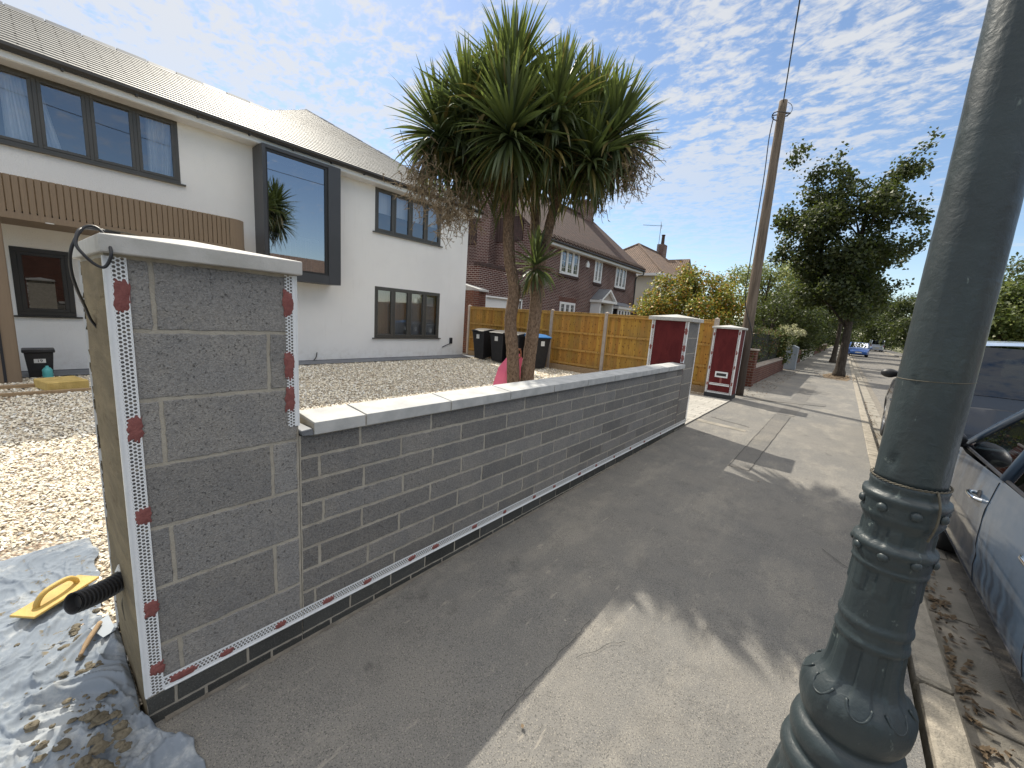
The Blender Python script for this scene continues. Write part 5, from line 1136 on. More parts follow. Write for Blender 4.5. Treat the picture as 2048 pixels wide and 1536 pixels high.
# ================================================================ TREES, HEDGES, SHRUBS
G1 = [(.045, .062, .020), (.060, .078, .026), (.034, .050, .018), (.085, .095, .035), (.028, .04, .016)]
G2 = [(.10, .13, .035), (.14, .17, .05), (.07, .10, .03), (.19, .21, .07)]
def limbs(parent, base, top, blobs, r0=.16, mat='bark', seed=0):
    base = Vector(base); top = Vector(top)
    m = MB(); c = smooth_path([tuple(base+Vector((0, 0, -.05))), tuple(base.lerp(top, .33)+Vector((.04, 0, 0))), tuple(base.lerp(top, .7)-Vector((.05, 0, 0))), tuple(top)], 8)
    n_ = len(c); m.tube(c, [r0*(1.35 if i < 2 else 1.08 if i < 4 else 1)*(1-.62*i/(n_-1)) for i in range(n_)], 14, wob=.12); m.build('trunk', mat, parent, smooth=True)
    for b in blobs:
        q = Vector(b[:3]); t = max(.33, min(.93, (q.z-base.z)/(top.z-base.z)-.28)); s_ = c[int(t*(n_-1))]; m = MB(); mid = s_.lerp(q, .55)+Vector((0, 0, .12*(q-s_).length))
        cc = smooth_path([tuple(s_), tuple(mid), tuple(q)], 5); k_ = len(cc); r_ = r0*.36*(1-t*.5); m.tube(cc, [r_*(1-.8*i/(k_-1)) for i in range(k_)], 7); m.build('limb', mat, parent, smooth=True)
def tree(name, label, cat, base, top, blobs, n, size, pal, r0=.16, group=None, up=.5, sb=.55, nlimb=12):
    t = thing(name, label, cat, base, group); limbs(t, base, top, sorted(blobs, key=lambda b: -b[3])[:nlimb], r0); leaf_cloud('crown', blobs, n, size, pal, 'leaf', t, up, sb); return t
mp = [(-2.70, 8.97, .36), (-1.89, 8.15, .37), (-1.99, 7.19, .59), (-2.60, 6.65, .54), (-1.08, 8.12, .44), (-.75, 7.04, .69), (-1.37, 5.94, .89), (-2.32, 5.39, .62), (1.12, 8.54, .24), (.81, 8.08, .36), (.51, 7.42, .49), (1.26, 6.97, .27), (.23, 6.56, .65), (1.15, 6.10, .47), (.45, 5.24, .78), (-.36, 4.70, .84), (-1.65, 4.54, .76), (1.27, 5.38, .47), (.26, 3.72, .74), (1.10, 3.91, .35), (-.81, 3.51, .64), (-1.37, 3.29, .51), (-.07, 3.02, .55), (.72, 2.95, .36), (1.25, 8.98, .12), (1.14, 8.82, .17), (.98, 8.35, .26), (-3.0, 8.9, .16), (-2.45, 8.6, .28), (-2.2, 8.3, .3), (-1.15, 8.62, .26), (-2.9, 6.2, .3), (-2.85, 4.9, .3), (.9, 7.8, .4)]
mb = []
for i, (x, z, r_) in enumerate(mp):
    mb.append((x, 21.5+random.uniform(-.5, .5), z, r_))
    if r_ > .5: mb.append((x+random.uniform(-.4, .4)*.6, 21.5+random.choice([-1, 1])*random.uniform(.8, 1.6), z+random.uniform(-.3, .3), r_*.85))
tree('street_tree', 'dark maple street tree at the kerb with a ragged forked crown', 'tree', (.03, 21.4, 0), (-.15, 21.5, 6.6), mb, 38000, .125, G1, .165, 'street trees', nlimb=22)
ac = [(-5.85, 2.46, .38), (-5.36, 3.02, .39), (-4.70, 3.37, .37), (-4.93, 2.49, .68), (-4.13, 2.85, .63), (-3.52, 3.03, .38), (-3.00, 2.55, .50), (-3.71, 2.19, .62), (-5.42, 2.11, .54), (-2.74, 2.79, .26), (-4.4, 3.3, .3), (-6.0, 1.9, .45), (-3.2, 1.9, .5)]
acb = [(x, 15+random.uniform(-.5, .5), z, r_) for x, z, r_ in ac]+[(x, 15+random.choice([-1, 1])*random.uniform(.6, 1.1), z-.1, r_*.8) for x, z, r_ in ac if r_ > .45]
tree('acer_tree', 'feathery golden orange and green acer rising behind the fence', 'tree', (-4.3, 15, 0), (-4.3, 15, 3.1), acb, 17000, .085, [(.42, .31, .04), (.32, .31, .045), (.46, .22, .035), (.17, .20, .035), (.24, .26, .05), (.09, .12, .025)], .10, None, .8)
pl = [(-5.93, 5.20, .63), (-4.82, 5.34, .76), (-3.77, 5.48, .72), (-2.73, 5.31, .61), (-4.89, 3.94, .95), (-3.28, 3.97, 1.), (-6.38, 4.23, .59), (-2.2, 4.6, .7)]
tree('pale_tree', 'pale yellow green airy tree standing behind the telegraph pole', 'tree', (-4.2, 30, 0), (-4.2, 30, 5.2), [(x, 30+random.uniform(-.8, .8), z, r_) for x, z, r_ in pl]+[(x+.3, 31, z, r_) for x, z, r_ in pl], 12000, .13, [(.28, .33, .10), (.36, .38, .14), (.18, .24, .07), (.42, .42, .20)], .14)
dk = [(-4.77, 2.20, .84), (-3.64, 2.82, .90), (-2.50, 2.87, .96), (-1.76, 2.60, .82), (-1.30, 2.38, .69), (-4.19, 1.68, .82), (-2.78, 1.79, .76), (-5.6, 2.0, .8), (-3.0, 3.4, .6)]
tree('garden_tree', 'dense dark green tree rising over the clipped hedge', 'tree', (-3.1, 26, 0), (-3.1, 26, 3.1), [(x, 26+random.uniform(-.9, .9), z, r_) for x, z, r_ in dk]+[(x, 27.2, z-.5, r_) for x, z, r_ in dk], 14000, .11, G1+[(.07, .10, .035)], .14)
tree('garden_tree', 'small dark conifer like tree at the back of the acer', 'tree', (-7.5, 20, 0), (-7.5, 20, 2.2), [(-7.5, 20, 1.6, .8), (-7.2, 20.5, 2.3, .5), (-6.4, 19.5, 1.4, .8), (-5.5, 18.5, 1.3, .8)], 5000, .09, G1, .08)
# avenue beyond: far street trees, both kerbs, and the wood that closes the view
def crown(cx_, cy_, cz, R_, H_, k, seed):
    r = random.Random(seed); o_ = []
    for _ in range(k):
        a = r.random()*6.283; e = r.uniform(-1, 1); q = math.sqrt(1-e*e)*r.uniform(.45, .85); o_.append((cx_+R_*q*math.cos(a), cy_+R_*q*math.sin(a), cz+H_*e*.8, R_*r.uniform(.28, .48)))
    return o_
far = [(-.4, 33, 4.9, 1.8, 1.9, 'third'), (-.5, 44, 5.2, 2.4, 2.2, ''), (-.7, 56, 5.6, 2.8, 2.6, ''), (-.9, 72, 6., 3.2, 3., ''), (-1, 95, 6.4, 3.6, 3.2, '')]
for i, (x, y_, z, r_, h_, _) in enumerate(far):
    tree('street_tree', ['leafy street tree next beyond the big dark maple', 'street tree by the left kerb level with the oncoming blue car', 'street tree overhanging the left pavement just past the blue car', 'far street tree in the deep shade of the left kerb', 'farthest street tree closing the left kerb'][i], 'tree', (x, y_, 0), (x, y_, z+h_*.5), crown(x, y_, z, r_, h_*.85, 22, i+3), 13000, .16+.012*i, G1+([(.12, .15, .03)] if i == 1 else []), .14, 'street trees', nlimb=5)
lft = [(-3.6, 34, 2.6, 2.0), (-3.8, 42, 3.0, 2.6), (-4.6, 52, 3.6, 3.2), (-5., 66, 4.4, 4.), (-6, 84, 5., 5.), (-4, 112, 5.5, 6.)]
for i, (x, y_, z, r_) in enumerate(lft):
    tree('garden_tree', ['dark bushy garden tree behind the cabinet and red wall', 'rounded garden tree shading the left pavement', 'broad garden tree farther along the left walls', 'tall garden tree far along the left side', 'big dark tree near the end of the left gardens', 'distant tree mass at the left end of the street'][i], 'tree', (x, y_, 0), (x, y_, z+1), crown(x, y_, z, r_, r_*.9, 26, 20+i)+crown(x, y_, z*.45, r_*.9, r_*.45, 14, 60+i), 15000, .15+.03*i, G1, .14, 'trees in the left gardens', nlimb=3)
rgt = [(6.4, 48, 3.9, 2.0, [(.05, .075, .02), (.10, .13, .03), (.15, .14, .03)]), (7.6, 40, 3.4, 2.4, G2), (6.9, 66, 4.6, 3.0, G1), (7.5, 84, 5.0, 4.0, G1), (5.5, 125, 6., 6., G1), (0.5, 150, 6., 7., G1), (9.6, 33, 3.9, 2.4, [(.10, .12, .035), (.15, .16, .05), (.07, .09, .03)]), (11.5, 52, 5, 4, G1), (4.6, 100, 5.2, 3.4, G1)]
rl_ = ['street tree with yellowing leaves across the road', 'green garden tree over the pale walls across the road', 'dark street tree beyond the silver van', 'tall dark tree at the far right bend', 'wide distant tree where the road bends away', 'distant woodland tree in the gap at the end of the road', 'olive green tree showing to the right of the lamp post', 'large tree behind the gardens across the road', 'distant tree hanging over the far end of the road']
for i, (x, y_, z, r_, pal) in enumerate(rgt):
    tree('garden_tree', rl_[i], 'tree', (x, y_, 0), (x, y_, z+1), crown(x, y_, z, r_, r_*.9, 26, 40+i)+crown(x, y_, z*.45, r_*.85, r_*.4, 12, 80+i), 13000, .15+.0016*y_, pal, .15, 'trees across the road', nlimb=4)
# hedge: boxy leaf mass round a near-black box, inner shade put in as colour
HG = thing('hedge', 'clipped mixed green and reddish hedge above the low brick wall', 'hedge', (-2.5, 16.5, 0))
hb = []
for k in range(120): y_ = random.uniform(12.6, 20.6); hb.append((random.uniform(-2.75, -2.1), y_, random.uniform(.72, 1.52)+.05*math.sin(y_*2), random.uniform(.16, .27)))
leaf_cloud('foliage', hb, 21000, .062, [(.10, .125, .04), (.07, .09, .03), (.14, .16, .06), (.16, .085, .05), (.11, .07, .04), (.05, .07, .025)], 'leaf', HG, .6, .7)
m = MB(); m.box(-2.85, -2.12, 12.7, 20.4, .1, 1.5); m.build('dark_core', 'under', HG)
def shrub(label, x, y_, z, r_, n_, size, pal, name='shrub', mat='leaf', grp=None):
    t = thing(name, label, 'shrub', (x, y_, 0), grp); leaf_cloud('foliage', crown(x, y_, z, r_, z*.75, 12, int(x*100+y_*7)), n_, size, pal, mat, t, .6); m = MB()
    for k in range(4): m.tube([(x, y_, 0), (x+random.uniform(-.3, .3)*r_, y_+random.uniform(-.3, .3)*r_, z)], [.02, .008], 5)
    m.build('stems', 'bark', t); return t
HY = shrub('hydrangea with cream flower heads leaning over the pavement', -2.2, 20.6, 1.0, .65, 2600, .10, [(.10, .14, .04), (.07, .10, .03), (.18, .16, .05)], 'hydrangea')
V_ = [(-1.95, 20.3, 1.83), (-1.72, 20.5, 1.86), (-1.6, 20.6, 1.72), (-1.45, 20.7, 1.68), (-1.85, 20.2, 1.66), (-1.65, 20.3, 1.60), (-1.5, 20.4, 1.55), (-2.1, 20.5, 1.75), (-1.35, 20.6, 1.60), (-1.8, 20.3, 1.15), (-1.75, 20.35, 1.32)]
for i, q in enumerate(V_):
    leaf_cloud('flower_head', [(q[0], q[1], q[2]+.05*j, .085-.018*j) for j in range(3)], 150, .045, [(.62, .60, .38), (.70, .68, .50), (.55, .55, .30)], 'flower', HY)
for i, (x, y_, z, r_, c_) in enumerate([(-2.4, 23.5, .95, .7, G1), (-2.3, 26, 1.1, .8, G2), (-2.5, 30, 1.0, 1., G1), (-2.4, 35, 1.0, 1.0, G1), (-2.6, 41, 1.2, 1.1, G2), (-2.6, 49, 1.3, 1.3, G1)]):
    shrub(['dark shrub behind the utility cabinet', 'light green rounded shrub past the hydrangea', 'dark shrub overhanging the red wall', 'dark shrub beyond the red wall', 'sunlit yellow green shrub far along the left pavement', 'shadowy shrub at the far end of the left walls'][i], x, y_, z, r_, 2600, .085+.01*i, c_, grp='shrubs along the left walls')
for i, (x, y_, z, r_, c_) in enumerate([(8.2, 38, 1., 1., G2), (8.3, 46, .9, .9, G2), (8.1, 54, 1., 1.1, G1), (8.3, 64, 1, 1.2, G2), (8, 30, 1, 1, G2)]):
    shrub(['rounded shrub above the pale wall across the road', 'light shrub by the gate across the road', 'darker shrub farther along across the road', 'shrub near the silver van', 'shrub across the road nearest the lamp post'][i], x, y_, z, r_, 1800, .10, c_, grp='shrubs across the road')

# ================================================================ LEFT WALLS, CABINET
o = MB(); o.box(-2.22, -1.84, 12.95, 13.30, -.05, 1.02); q = o.build('brick_pier', 'brick2', None); tag(q, 'short red brick pier at the start of the hedge wall', 'brick pier')
o = MB(); o.box(-2.25, -1.81, 12.92, 13.33, 1.021, 1.07); e = o.build('pier_cap', 'concpost', q, bevel=.01)
def lowwall(label, y0, y1, h, mat, x0=-2.12, x1=-1.90, cap=True):
    t = thing('front_garden_wall', label, 'wall', (x0, y0, 0), 'low front garden walls'); m = MB(); m.box(x0, x1, y0, y1, -.05, h); m.build('brickwork', mat, t)
    if cap: m = MB(); m.box(x0-.02, x1+.02, y0, y1, h+.001, h+.05); m.build('wall_capping', 'concpost', t)
lowwall('low weathered brick wall under the clipped hedge', 13.31, 21.2, .50, 'brick2'); lowwall('red brick wall just past the grey cabinet', 22.8, 30, .72, 'brick2', cap=False)
lowwall('pale wall with short posts beyond the red wall', 30.2, 44, .62, 'cream'); lowwall('distant brick wall at the end of the left pavement', 44.2, 75, .7, 'brick2')
UC = thing('utility_cabinet', 'grey metal street cabinet with shallow pitched top by the left wall', 'cabinet', (-1.72, 21.9, 0))
m = MB(); m.prism([(-1.95, .02), (-1.52, .02), (-1.52, 1.02), (-1.735, 1.12), (-1.95, 1.02)], 1, 21.65, 22.25); m.build('body', 'cabinet', UC, bevel=.01)
m = MB(); m.box(-1.90, -1.57, 21.64, 21.648, .10, .98); m.build('door', 'cabinet', UC, bevel=.003); m = MB(); m.box(-1.97, -1.50, 21.62, 22.28, -.03, .018); m.build('plinth', 'concpost', UC)
def rw(label, y0, y1, h, mat):
    t = thing('boundary_wall', label, 'wall', (7.7, y0, 0), 'walls across the road'); m = MB(); m.box(7.65, 7.85, y0, y1, -.05, h); m.build('wall_panel', mat, t); m = MB(); m.box(7.6, 7.9, y0-.35, y0-.02, -.05, h+.25); m.build('gate_post', 'concpost', t)
rw('sunlit cream wall across the road nearest the lamp post', 30, 38, 1.05, 'cream'); rw('tan wall with a pale post across the road', 42, 49, .95, 'concpost'); rw('pale wall beyond the tan one across the road', 51, 60, .85, 'cream'); rw('farthest low wall across the road by the van', 63, 90, .7, 'concpost')

# ================================================================ CARS
def interp(keys, y):
    if y <= keys[0][0]: return keys[0][1]
    for (a, u), (b, v) in zip(keys[:-1], keys[1:]):
        if a <= y <= b:
            t = (y-a)/(b-a); t = t*t*(3-2*t)*.4+t*.6; return u+(v-u)*t
    return keys[-1][1]
def car(name, label, cat, loc, rz, sp, group=None, detail=1):
    C = thing(name, label, cat, loc, group); L, W_, H = sp['L'], sp['W'], sp['H']; pm = sp['paint']
    ya, yf, yr, yc = sp['ya'], sp['yf'], sp['yr'], sp['yc']; hw = W_/2; wr = sp.get('wr', hw-.20); RA = sp.get('R', .34); wz = sp.get('wz', .31)
    belt = sp['belt']; top = sp['top']
    def sx(y, z):
        t = abs(y)/(L/2); f = 1-.22*max(0, (t-.62)/.38)**2.2; s_ = 1-.055*((z-.58)/.42)**2 if z > .58 else 1-.06*((z-.58)/.42)**2
        s_ -= .012*math.exp(-((z-.44)/.035)**2)-.006*math.exp(-((z-.70)/.04)**2)
        return hw*f*s_
    def zt(y): return interp(top, y)
    def zb(y):
        z = .19+.10*max(0, (abs(y)/(L/2)-.8)/.2)
        for w_ in (sp['fw'], sp['rw']):
            d = RA*RA-(y-w_)**2
            if d > 0: z = max(z, wz+math.sqrt(d))
        return z
    dy = .035 if detail else .09; n_ = int(L/dy); ys = [-L/2+L*i/n_ for i in range(n_+1)]; nz, nt_ = 12, 6; m = MB()
    rows = []
    for y in ys:
        b_, t_ = zb(y), zt(y); row = []
        for k in range(nz+1): z = b_+(t_-b_)*k/nz; row.append((sx(y, z)-(.03 if k == 0 else 0), y, z))
        xe_ = row[-1][0]
        for k in range(1, nt_+1):
            q = k/nt_; row.append((xe_*(1-q), y, t_+.035*math.sin(min(1, q*1.2)*math.pi/2) if not (yc < y < ya) else t_))
        rows.append(row)
    for s_ in (1, -1):
        for i in range(n_):
            for k in range(nz+nt_):
                ym = (ys[i]+ys[i+1])/2
                if k >= nz and yc+.02 < ym < ya-.02 : continue
                q = [rows[i][k], rows[i+1][k], rows[i+1][k+1], rows[i][k+1]]; q = [(p[0]*s_, p[1], p[2]) for p in q]; m.face(q if s_ > 0 else q[::-1])
    for i, fl in ((0, 1), (n_, -1)):
        pts = [(p[0], p[1], p[2]) for p in rows[i]]+[(-p[0], p[1], p[2]) for p in reversed(rows[i][:-1])]; m.face(pts if fl < 0 else pts[::-1])
    o = m.build('body', pm, C, smooth=True, local=True)
    bm_ = o.modifiers.new('weld', 'WELD'); bm_.merge_threshold = .0005; es = o.modifiers.new('es', 'EDGE_SPLIT'); es.split_angle = math.radians(48)
    m = MB(); m.box(-hw+.12, hw-.12, -L/2+.25, L/2-.25, .2, .34); m.build('underbody', 'dark', C, local=True)
    wb = sx(0, belt)-.01
    # roof
    m = MB(); nn = 10
    for i in range(nn):
        for j in range(-6, 6):
            q = []
            for a, b in ((i, j), (i+1, j), (i+1, j+1), (i, j+1)):
                t = a/nn; y = yr+(yf-yr)*t; u = b/6; w2 = wr*(1-.05*(2*t-1)**2)+.03; q.append((w2*u, y, H-.045*u*u-.05*(2*t-1)**4))
            m.face(q)
    m.build('roof', sp.get('roofmat', pm), C, smooth=True, local=True)
    ze = H-.045
    def side(y, z, s_):   # greenhouse side surface
        t = (z-belt)/(ze-belt); return (s_*(wb+(wr+.025-wb)*t), y, z)
    yb_ = sp['yb']; wins = []
    def P(y0b, y1b, y0t, y1t, nm='side_window', mat='carglass'):
        for s_ in (1, -1):
            m = MB(); q = [side(y0b, belt+.01, s_), side(y1b, belt+.01, s_), side(y1t, ze-.03, s_), side(y0t, ze-.03, s_)]; m.face(q if s_ > 0 else q[::-1]); m.build(nm, mat, C, local=True)
    lerp_ = lambda a, b, t: a+(b-a)*t
    P(yb_+.03, ya-.12, yb_+.01, yf-.02); P(sp['yq']+.03, yb_-.05, sp['yq']+.05, yb_-.06, mat=sp.get('rg', 'carglass'))
    if sp['yq'] > yc+.35: P(yc+.12, sp['yq']-.04, yr+.08, sp['yq']-.03, mat=sp.get('rg', 'carglass'))
    m = MB(); zc_ = zt(ya); m.face([(-wb+.06, ya, zc_+.02), (wb-.06, ya, zc_+.02), (wr, yf, H-.05), (-wr, yf, H-.05)]); m.build('windscreen', 'carglass', C, local=True)
    m = MB(); zr_ = zt(yc); rb = sp.get('rglass', zr_+.02); tt = (rb-zr_)/(H-zr_); m.face([(wb-.10, yc+(yr-yc)*tt-.01, rb), (-wb+.10, yc+(yr-yc)*tt-.01, rb), (-wr+.04, yr-.01, H-.09), (wr-.04, yr-.01, H-.09)]); m.build('rear_window', sp.get('rg', 'carglass'), C, local=True)
    for s_ in (1, -1):   # pillars and rails
        m = MB(); A = [(s_*(wb-.03), ya+.02, zt(ya)), (s_*(wr+.02), yf, ze)]; m.tube(smooth_path([A[0], (lerp_(A[0][0], A[1][0], .5), lerp_(ya, yf, .5), lerp_(A[0][2], ze, .53)), A[1]], 5), .034, 8)
        m.tube([side(yf, ze, s_), side(lerp_(yf, yr, .5), ze+.005, s_), side(yr, ze, s_)], .030, 8)
        m.tube([(s_*(wb-.04), yc+.02, zt(yc)), side(yr, ze, s_)], .055, 8); m.tube([side(yb_-.01, belt, s_), side(yb_-.02, ze, s_)], .030, 8)
        if sp['yq'] > yc+.35: m.tube([side(sp['yq'], belt, s_), side(sp['yq']+.02, ze, s_)], .034, 8)
        m.build('pillar', pm, C, smooth=True, local=True)
        m = MB(); m.tube([side(yc+.1, belt+.006, s_), side(0, belt+.006, s_), side(ya-.08, belt+.006, s_)], .011, 6); m.build('waist_trim', 'black', C, local=True)
    if rb > zr_+.05:
        m = MB(); m.face([(wb-.04, yc-.005, zr_-.02), (-wb+.04, yc-.005, zr_-.02), (-wb+.06, yc+(yr-yc)*tt, rb-.005), (wb-.06, yc+(yr-yc)*tt, rb-.005)]); m.build('tailgate', pm, C, local=True)
    # cabin
    m = MB()
    for s_ in (1, -1):
        for y in (yb_+.02, yb_-.85):
            if y < yc+.1: continue
            m.box(s_*.37-.23, s_*.37+.23, y-.05, y+.42, .35, .55); m.box(s_*.37-.23, s_*.37+.23, y-.16, y-.03, .5, 1.02); m.box(s_*.37-.12, s_*.37+.12, y-.20, y-.11, 1.04, 1.20)
    m.box(-wb+.12, wb-.12, ya-.35, ya-.02, .55, zt(ya)-.02); m.build('seats', 'dark', C, local=True, bevel=.02)
    m = MB(); c_ = Vector((sp.get('sw', .37), ya-.48, .88)); m.tube([c_+Vector((.17*math.cos(a), .06*math.sin(a), .16*math.sin(a))) for a in np.linspace(0, 6.283, 25)], .014, 6, cap=False); m.tube([c_-Vector((.16, 0, 0)), c_+Vector((.16, 0, 0))], .02, 6); m.build('steering_wheel', 'black', C, local=True)
    for w_ in (sp['fw'], sp['rw']):
        for s_ in (1, -1):
            x1 = s_*(hw-.035); x0 = s_*(hw-.24); m = MB(); base = len(m.v)
            pr = [(RA-.13, 0), (RA-.05, 0), (RA-.03, .015), (RA-.025, .05), (RA-.025, .16), (RA-.05, .2), (.02, .2)]
            ns = 36 if detail else 14
            for r_, d_ in pr:
                for i in range(ns): a = 6.283*i/ns; m.v.append((x1-s_*d_, w_+r_*math.cos(a), wz+r_*math.sin(a)))
            for k in range(len(pr)-1):
                for i in range(ns): m.f.append((base+k*ns+i, base+k*ns+(i+1) % ns, base+(k+1)*ns+(i+1) % ns, base+(k+1)*ns+i)); m.c.append(None)
            wh = m.build('wheel', 'rubber', C, local=True, smooth=True)
            m = MB(); rr = RA-.128
            m.tube([(x1-s_*.05, w_, wz), (x1-s_*.055, w_, wz)], rr, ns)
            for i in range(7): a = 6.283*i/7; m.tube([(x1-s_*.01, w_, wz), (x1-s_*.015, w_+rr*math.cos(a), wz+rr*math.sin(a))], [.035, .022], 5)
            r2 = m.build('rim', 'alloy', wh, local=True)
    if detail or True:
        for s_ in (1, -1):
            m = MB(); c_ = Vector((s_*(sx(ya, belt)+.105), ya-.16, belt+.05)); k_, n2 = 8, 12; base = len(m.v)
            for i in range(k_+1):
                e = -1.57+3.14*i/k_
                for j in range(n2): a = 6.283*j/n2; m.v.append((c_.x+.11*math.cos(e)*math.cos(a), c_.y+.055*math.cos(e)*math.sin(a)+.02*abs(math.cos(a)), c_.z+.075*math.sin(e)))
            for i in range(k_):
                for j in range(n2): m.f.append((base+i*n2+j, base+i*n2+(j+1) % n2, base+(i+1)*n2+(j+1) % n2, base+(i+1)*n2+j)); m.c.append(None)
            m.tube([c_, (s_*(wb-.02), ya-.14, belt+.0)], .022, 6); m.build('mirror', sp.get('mirmat', 'black'), C, local=True, smooth=True)
            for yh in (yb_+.13, sp['yq']+.12):
                if not detail: continue
                z = sp.get('hz', .76); m = MB(); p = [(s_*(sx(y, z)+o_), y, z-.0) for y, o_ in ((yh, -.005), (yh+.02, .028), (yh+.10, .034), (yh+.17, .028), (yh+.19, -.005))]; m.tube(smooth_path(p, 4), .013, 8); m.build('door_handle', sp.get('hmat', pm), C, local=True, smooth=True)
                m = MB(); m.tube([(s_*(sx(yh+.1, z)+.0008), yh+.09, z), (s_*(sx(yh+.1, z)-.004), yh+.09, z)], .042, 18); m.build('handle_recess', 'dark', C, local=True)
            if detail:
                def seam(pts, nm='door_seam', w=.0035):
                    m = MB(); out = []
                    for (y, z) in pts: out.append((s_*(sx(y, z)+.0004), y, z))
                    m.tube(out, w, 5); m.build(nm, 'dark', C, local=True)
                seam([(yb_+.02+.0*t, belt-.02-(belt-.30)*t/14-(.0)) for t in range(14)]+[(yb_+.02, .27)]); 
                seam([(yb_+.02-(yb_+.02-(sp['rw']+.42))*t/8, .265) for t in range(9)]); seam([(yb_+.02+(ya-.1-yb_)*t/8, .265) for t in range(9)])
                seam([(ya-.05+.05*math.sin(t/8*3), belt-.05-(belt-.32)*t/8) for t in range(9)])
                seam([(sp['rw']+.42+.07*(t/8)-(.25*(t/8-.5) if t > 4 else 0), .27+(belt-.3)*t/8) for t in range(9)])
    # lamps, plates, grille
    def endplate(nm, mat, x0, x1, z0, z1, end, t=.012, lab=None):
        for s_ in ((1,) if x0 < 0 else (1, -1)):
            m = MB(); y = end*L/2; f = lambda x, z: y*(1)-end*(.02+.20*(abs(x)/hw)**3)+end*.01+end*.0
            q = []; k_ = 6
            for i in range(k_):
                xa, xb = x0+(x1-x0)*i/k_, x0+(x1-x0)*(i+1)/k_; y0_, y1_ = f(xa, 0)+end*t, f(xb, 0)+end*t
                q = [(s_*xa, y0_, z0), (s_*xb, y1_, z0), (s_*xb, y1_-end*.02, z1), (s_*xa, y0_-end*.02, z1)]
                m.face(q if s_*end < 0 else q[::-1])
                m.face([(s_*xa, y0_-end*.1, z0), (s_*xb, y1_-end*.1, z0), (s_*xb, y1_, z0), (s_*xa, y0_, z0)]); m.face([(s_*xa, y0_-end*.02, z1), (s_*xb, y1_-end*.02, z1), (s_*xb, y1_-end*.12, z1), (s_*xa, y0_-end*.12, z1)])
            o_ = m.build(nm, mat, C, local=True)
        return o_
    fh = zt(L/2-.1); endplate('headlight', 'headlamp', hw*.50, hw*.86, fh-.20, fh-.04, 1); endplate('grille', 'black', -hw*.46, hw*.46, fh-.17, fh-.09, 1); endplate('lower_grille', 'black', -hw*.6, hw*.6, .28, .40, 1); endplate('front_plate', 'plateW', -.26, .26, .40, .51, 1, .03)
    rh = sp.get('tl', (.75, 1.0)); endplate('tail_light', 'taillamp', hw*.70, hw*.93, rh[0], rh[1], -1); pz = sp.get('pz', .5); endplate('rear_plate', 'plateY', -.26, .26, pz, pz+.11, -1, .02)
    if sp.get('bumper'): endplate('rear_bumper', sp['bumper'], -hw*.95, hw*.95, .30, .56, -1, .05)
    C.rotation_euler.z = rz
    return C
car('parked_car', 'steel blue hatchback parked at the kerb beside the lamp post', 'car', (1.625, 3.40, -.132), 0,
    dict(L=3.95, W=1.68, H=1.42, paint='carblue', belt=.91, ya=1.12, yf=.28, yr=-1.25, yc=-1.78, yb=.06, yq=-.95, fw=1.28, rw=-1.22, R=.32, wz=.29, sw=.37, hmat='chrome', hz=.735,
         top=[(-1.975, .62), (-1.93, .86), (-1.78, .95), (-1.2, .93), (0, .91), (.9, .885), (1.12, .90), (1.5, .80), (1.8, .70), (1.94, .60), (1.975, .50)]))
car('parked_car', 'dark slate people carrier with silver roof and yellow rear plate, ahead of the blue hatchback', 'car', (1.60, 8.05, -.103), 0,
    dict(L=4.35, W=1.80, H=1.72, paint='suv', belt=1.06, ya=1.25, yf=.45, yr=-2.0, yc=-2.13, yb=.0, yq=-.95, fw=1.32, rw=-1.35, R=.36, wz=.33, wr=.68, rg='rearglass', rglass=1.16, tl=(.95, 1.35), pz=.80, bumper='suv', roofmat='silver',
         top=[(-2.175, .75), (-2.15, 1.0), (-2.1, 1.06), (-1.2, 1.06), (0, 1.06), (1.0, 1.03), (1.25, 1.03), (1.7, .93), (2.0, .80), (2.12, .68), (2.175, .5)]))
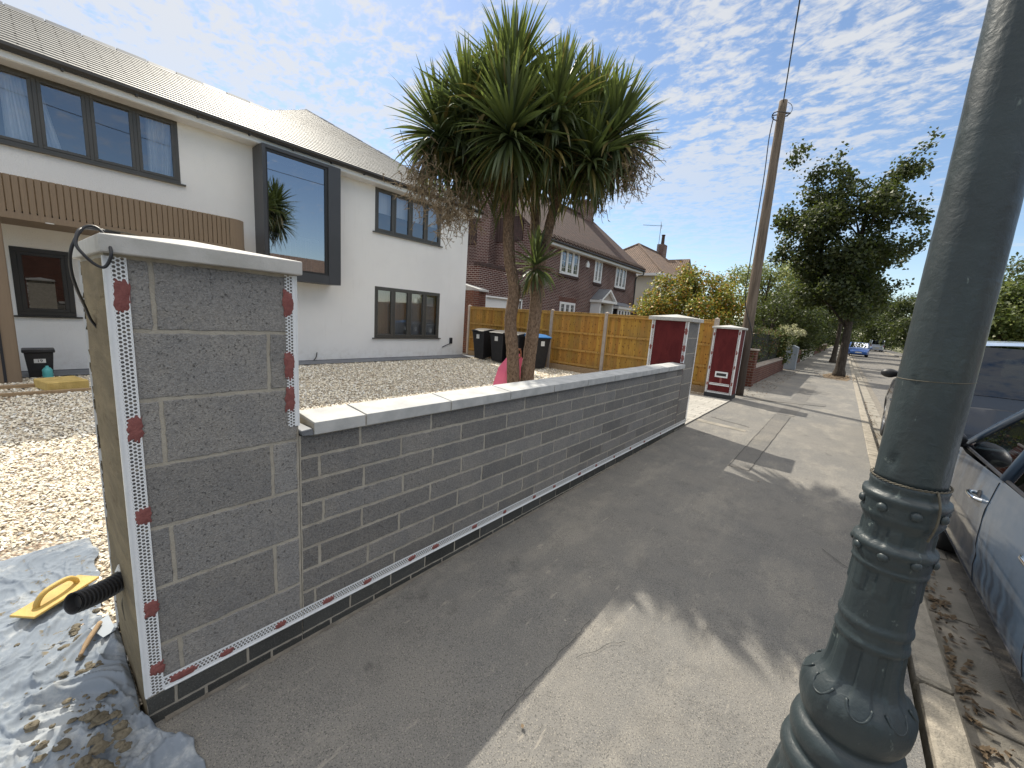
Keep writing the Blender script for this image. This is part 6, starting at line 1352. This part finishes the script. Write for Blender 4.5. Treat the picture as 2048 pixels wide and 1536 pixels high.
car('oncoming_car', 'bright blue hatchback facing us down the road behind the big street tree', 'car', (1.25, 56, -.10), math.pi,
    dict(L=3.95, W=1.70, H=1.46, paint='carblue2', belt=.92, ya=1.12, yf=.30, yr=-1.35, yc=-1.80, yb=.05, yq=-.95, fw=1.28, rw=-1.22, R=.32, wz=.29, mirmat='carblue2',
         top=[(-1.975, .62), (-1.93, .86), (-1.78, .95), (-1.2, .93), (0, .91), (.9, .90), (1.12, .92), (1.5, .83), (1.8, .74), (1.94, .62), (1.975, .50)]), detail=0)
car('van', 'silver grey van driving away in the distance down the road', 'van', (4.35, 96, -.10), .05,
    dict(L=4.6, W=1.9, H=1.95, paint='silver', belt=1.12, ya=1.5, yf=.75, yr=-2.18, yc=-2.25, yb=.3, yq=-2.15, fw=1.5, rw=-1.4, R=.34, wz=.32, wr=.78, rglass=1.25, tl=(.8, 1.25), pz=.6,
         top=[(-2.3, .8), (-2.27, 1.1), (-2.2, 1.12), (0, 1.12), (1.5, 1.10), (1.9, 1.0), (2.15, .85), (2.3, .6)], rg='rearglass'), detail=0)

# ================================================================ ACROSS THE ROAD, BEHIND THE CAMERA SIDE (seen mirrored in the white house windows)
H4 = thing('opposite_house', 'brick bungalow across the road mirrored in the picture window', 'house', (19, 14, 0))
m = MB(); m.box(17, 25, 9, 20, -.1, 2.9); m.build('brick_wall', 'brick2', H4)
m = MB(); slab(m, [(16.5, 8.5, 2.8), (21, 8.5, 5.6), (21, 20.5, 5.6), (16.5, 20.5, 2.8)]); slab(m, [(21, 8.5, 5.6), (25.5, 8.5, 2.8), (25.5, 20.5, 2.8), (21, 20.5, 5.6)]); m.build('tiled_roof', 'tile2', H4)
H5 = thing('opposite_house', 'hipped brick house across the road mirrored low in the upper windows', 'house', (19, -4, 0))
m = MB(); m.box(17, 25, -9, 3, -.1, 5.0); m.build('brick_wall', 'brick2', H5); m = MB(); m.face([(16.5, -9.5, 4.9), (25.5, -9.5, 4.9), (21, -5, 7.8)]); m.face([(16.5, 3.5, 4.9), (21, -1, 7.8), (25.5, 3.5, 4.9)]); m.face([(16.5, -9.5, 4.9), (21, -5, 7.8), (21, -1, 7.8), (16.5, 3.5, 4.9)]); m.face([(25.5, -9.5, 4.9), (25.5, 3.5, 4.9), (21, -1, 7.8), (21, -5, 7.8)]); m.build('hipped_roof', 'tile2', H5)
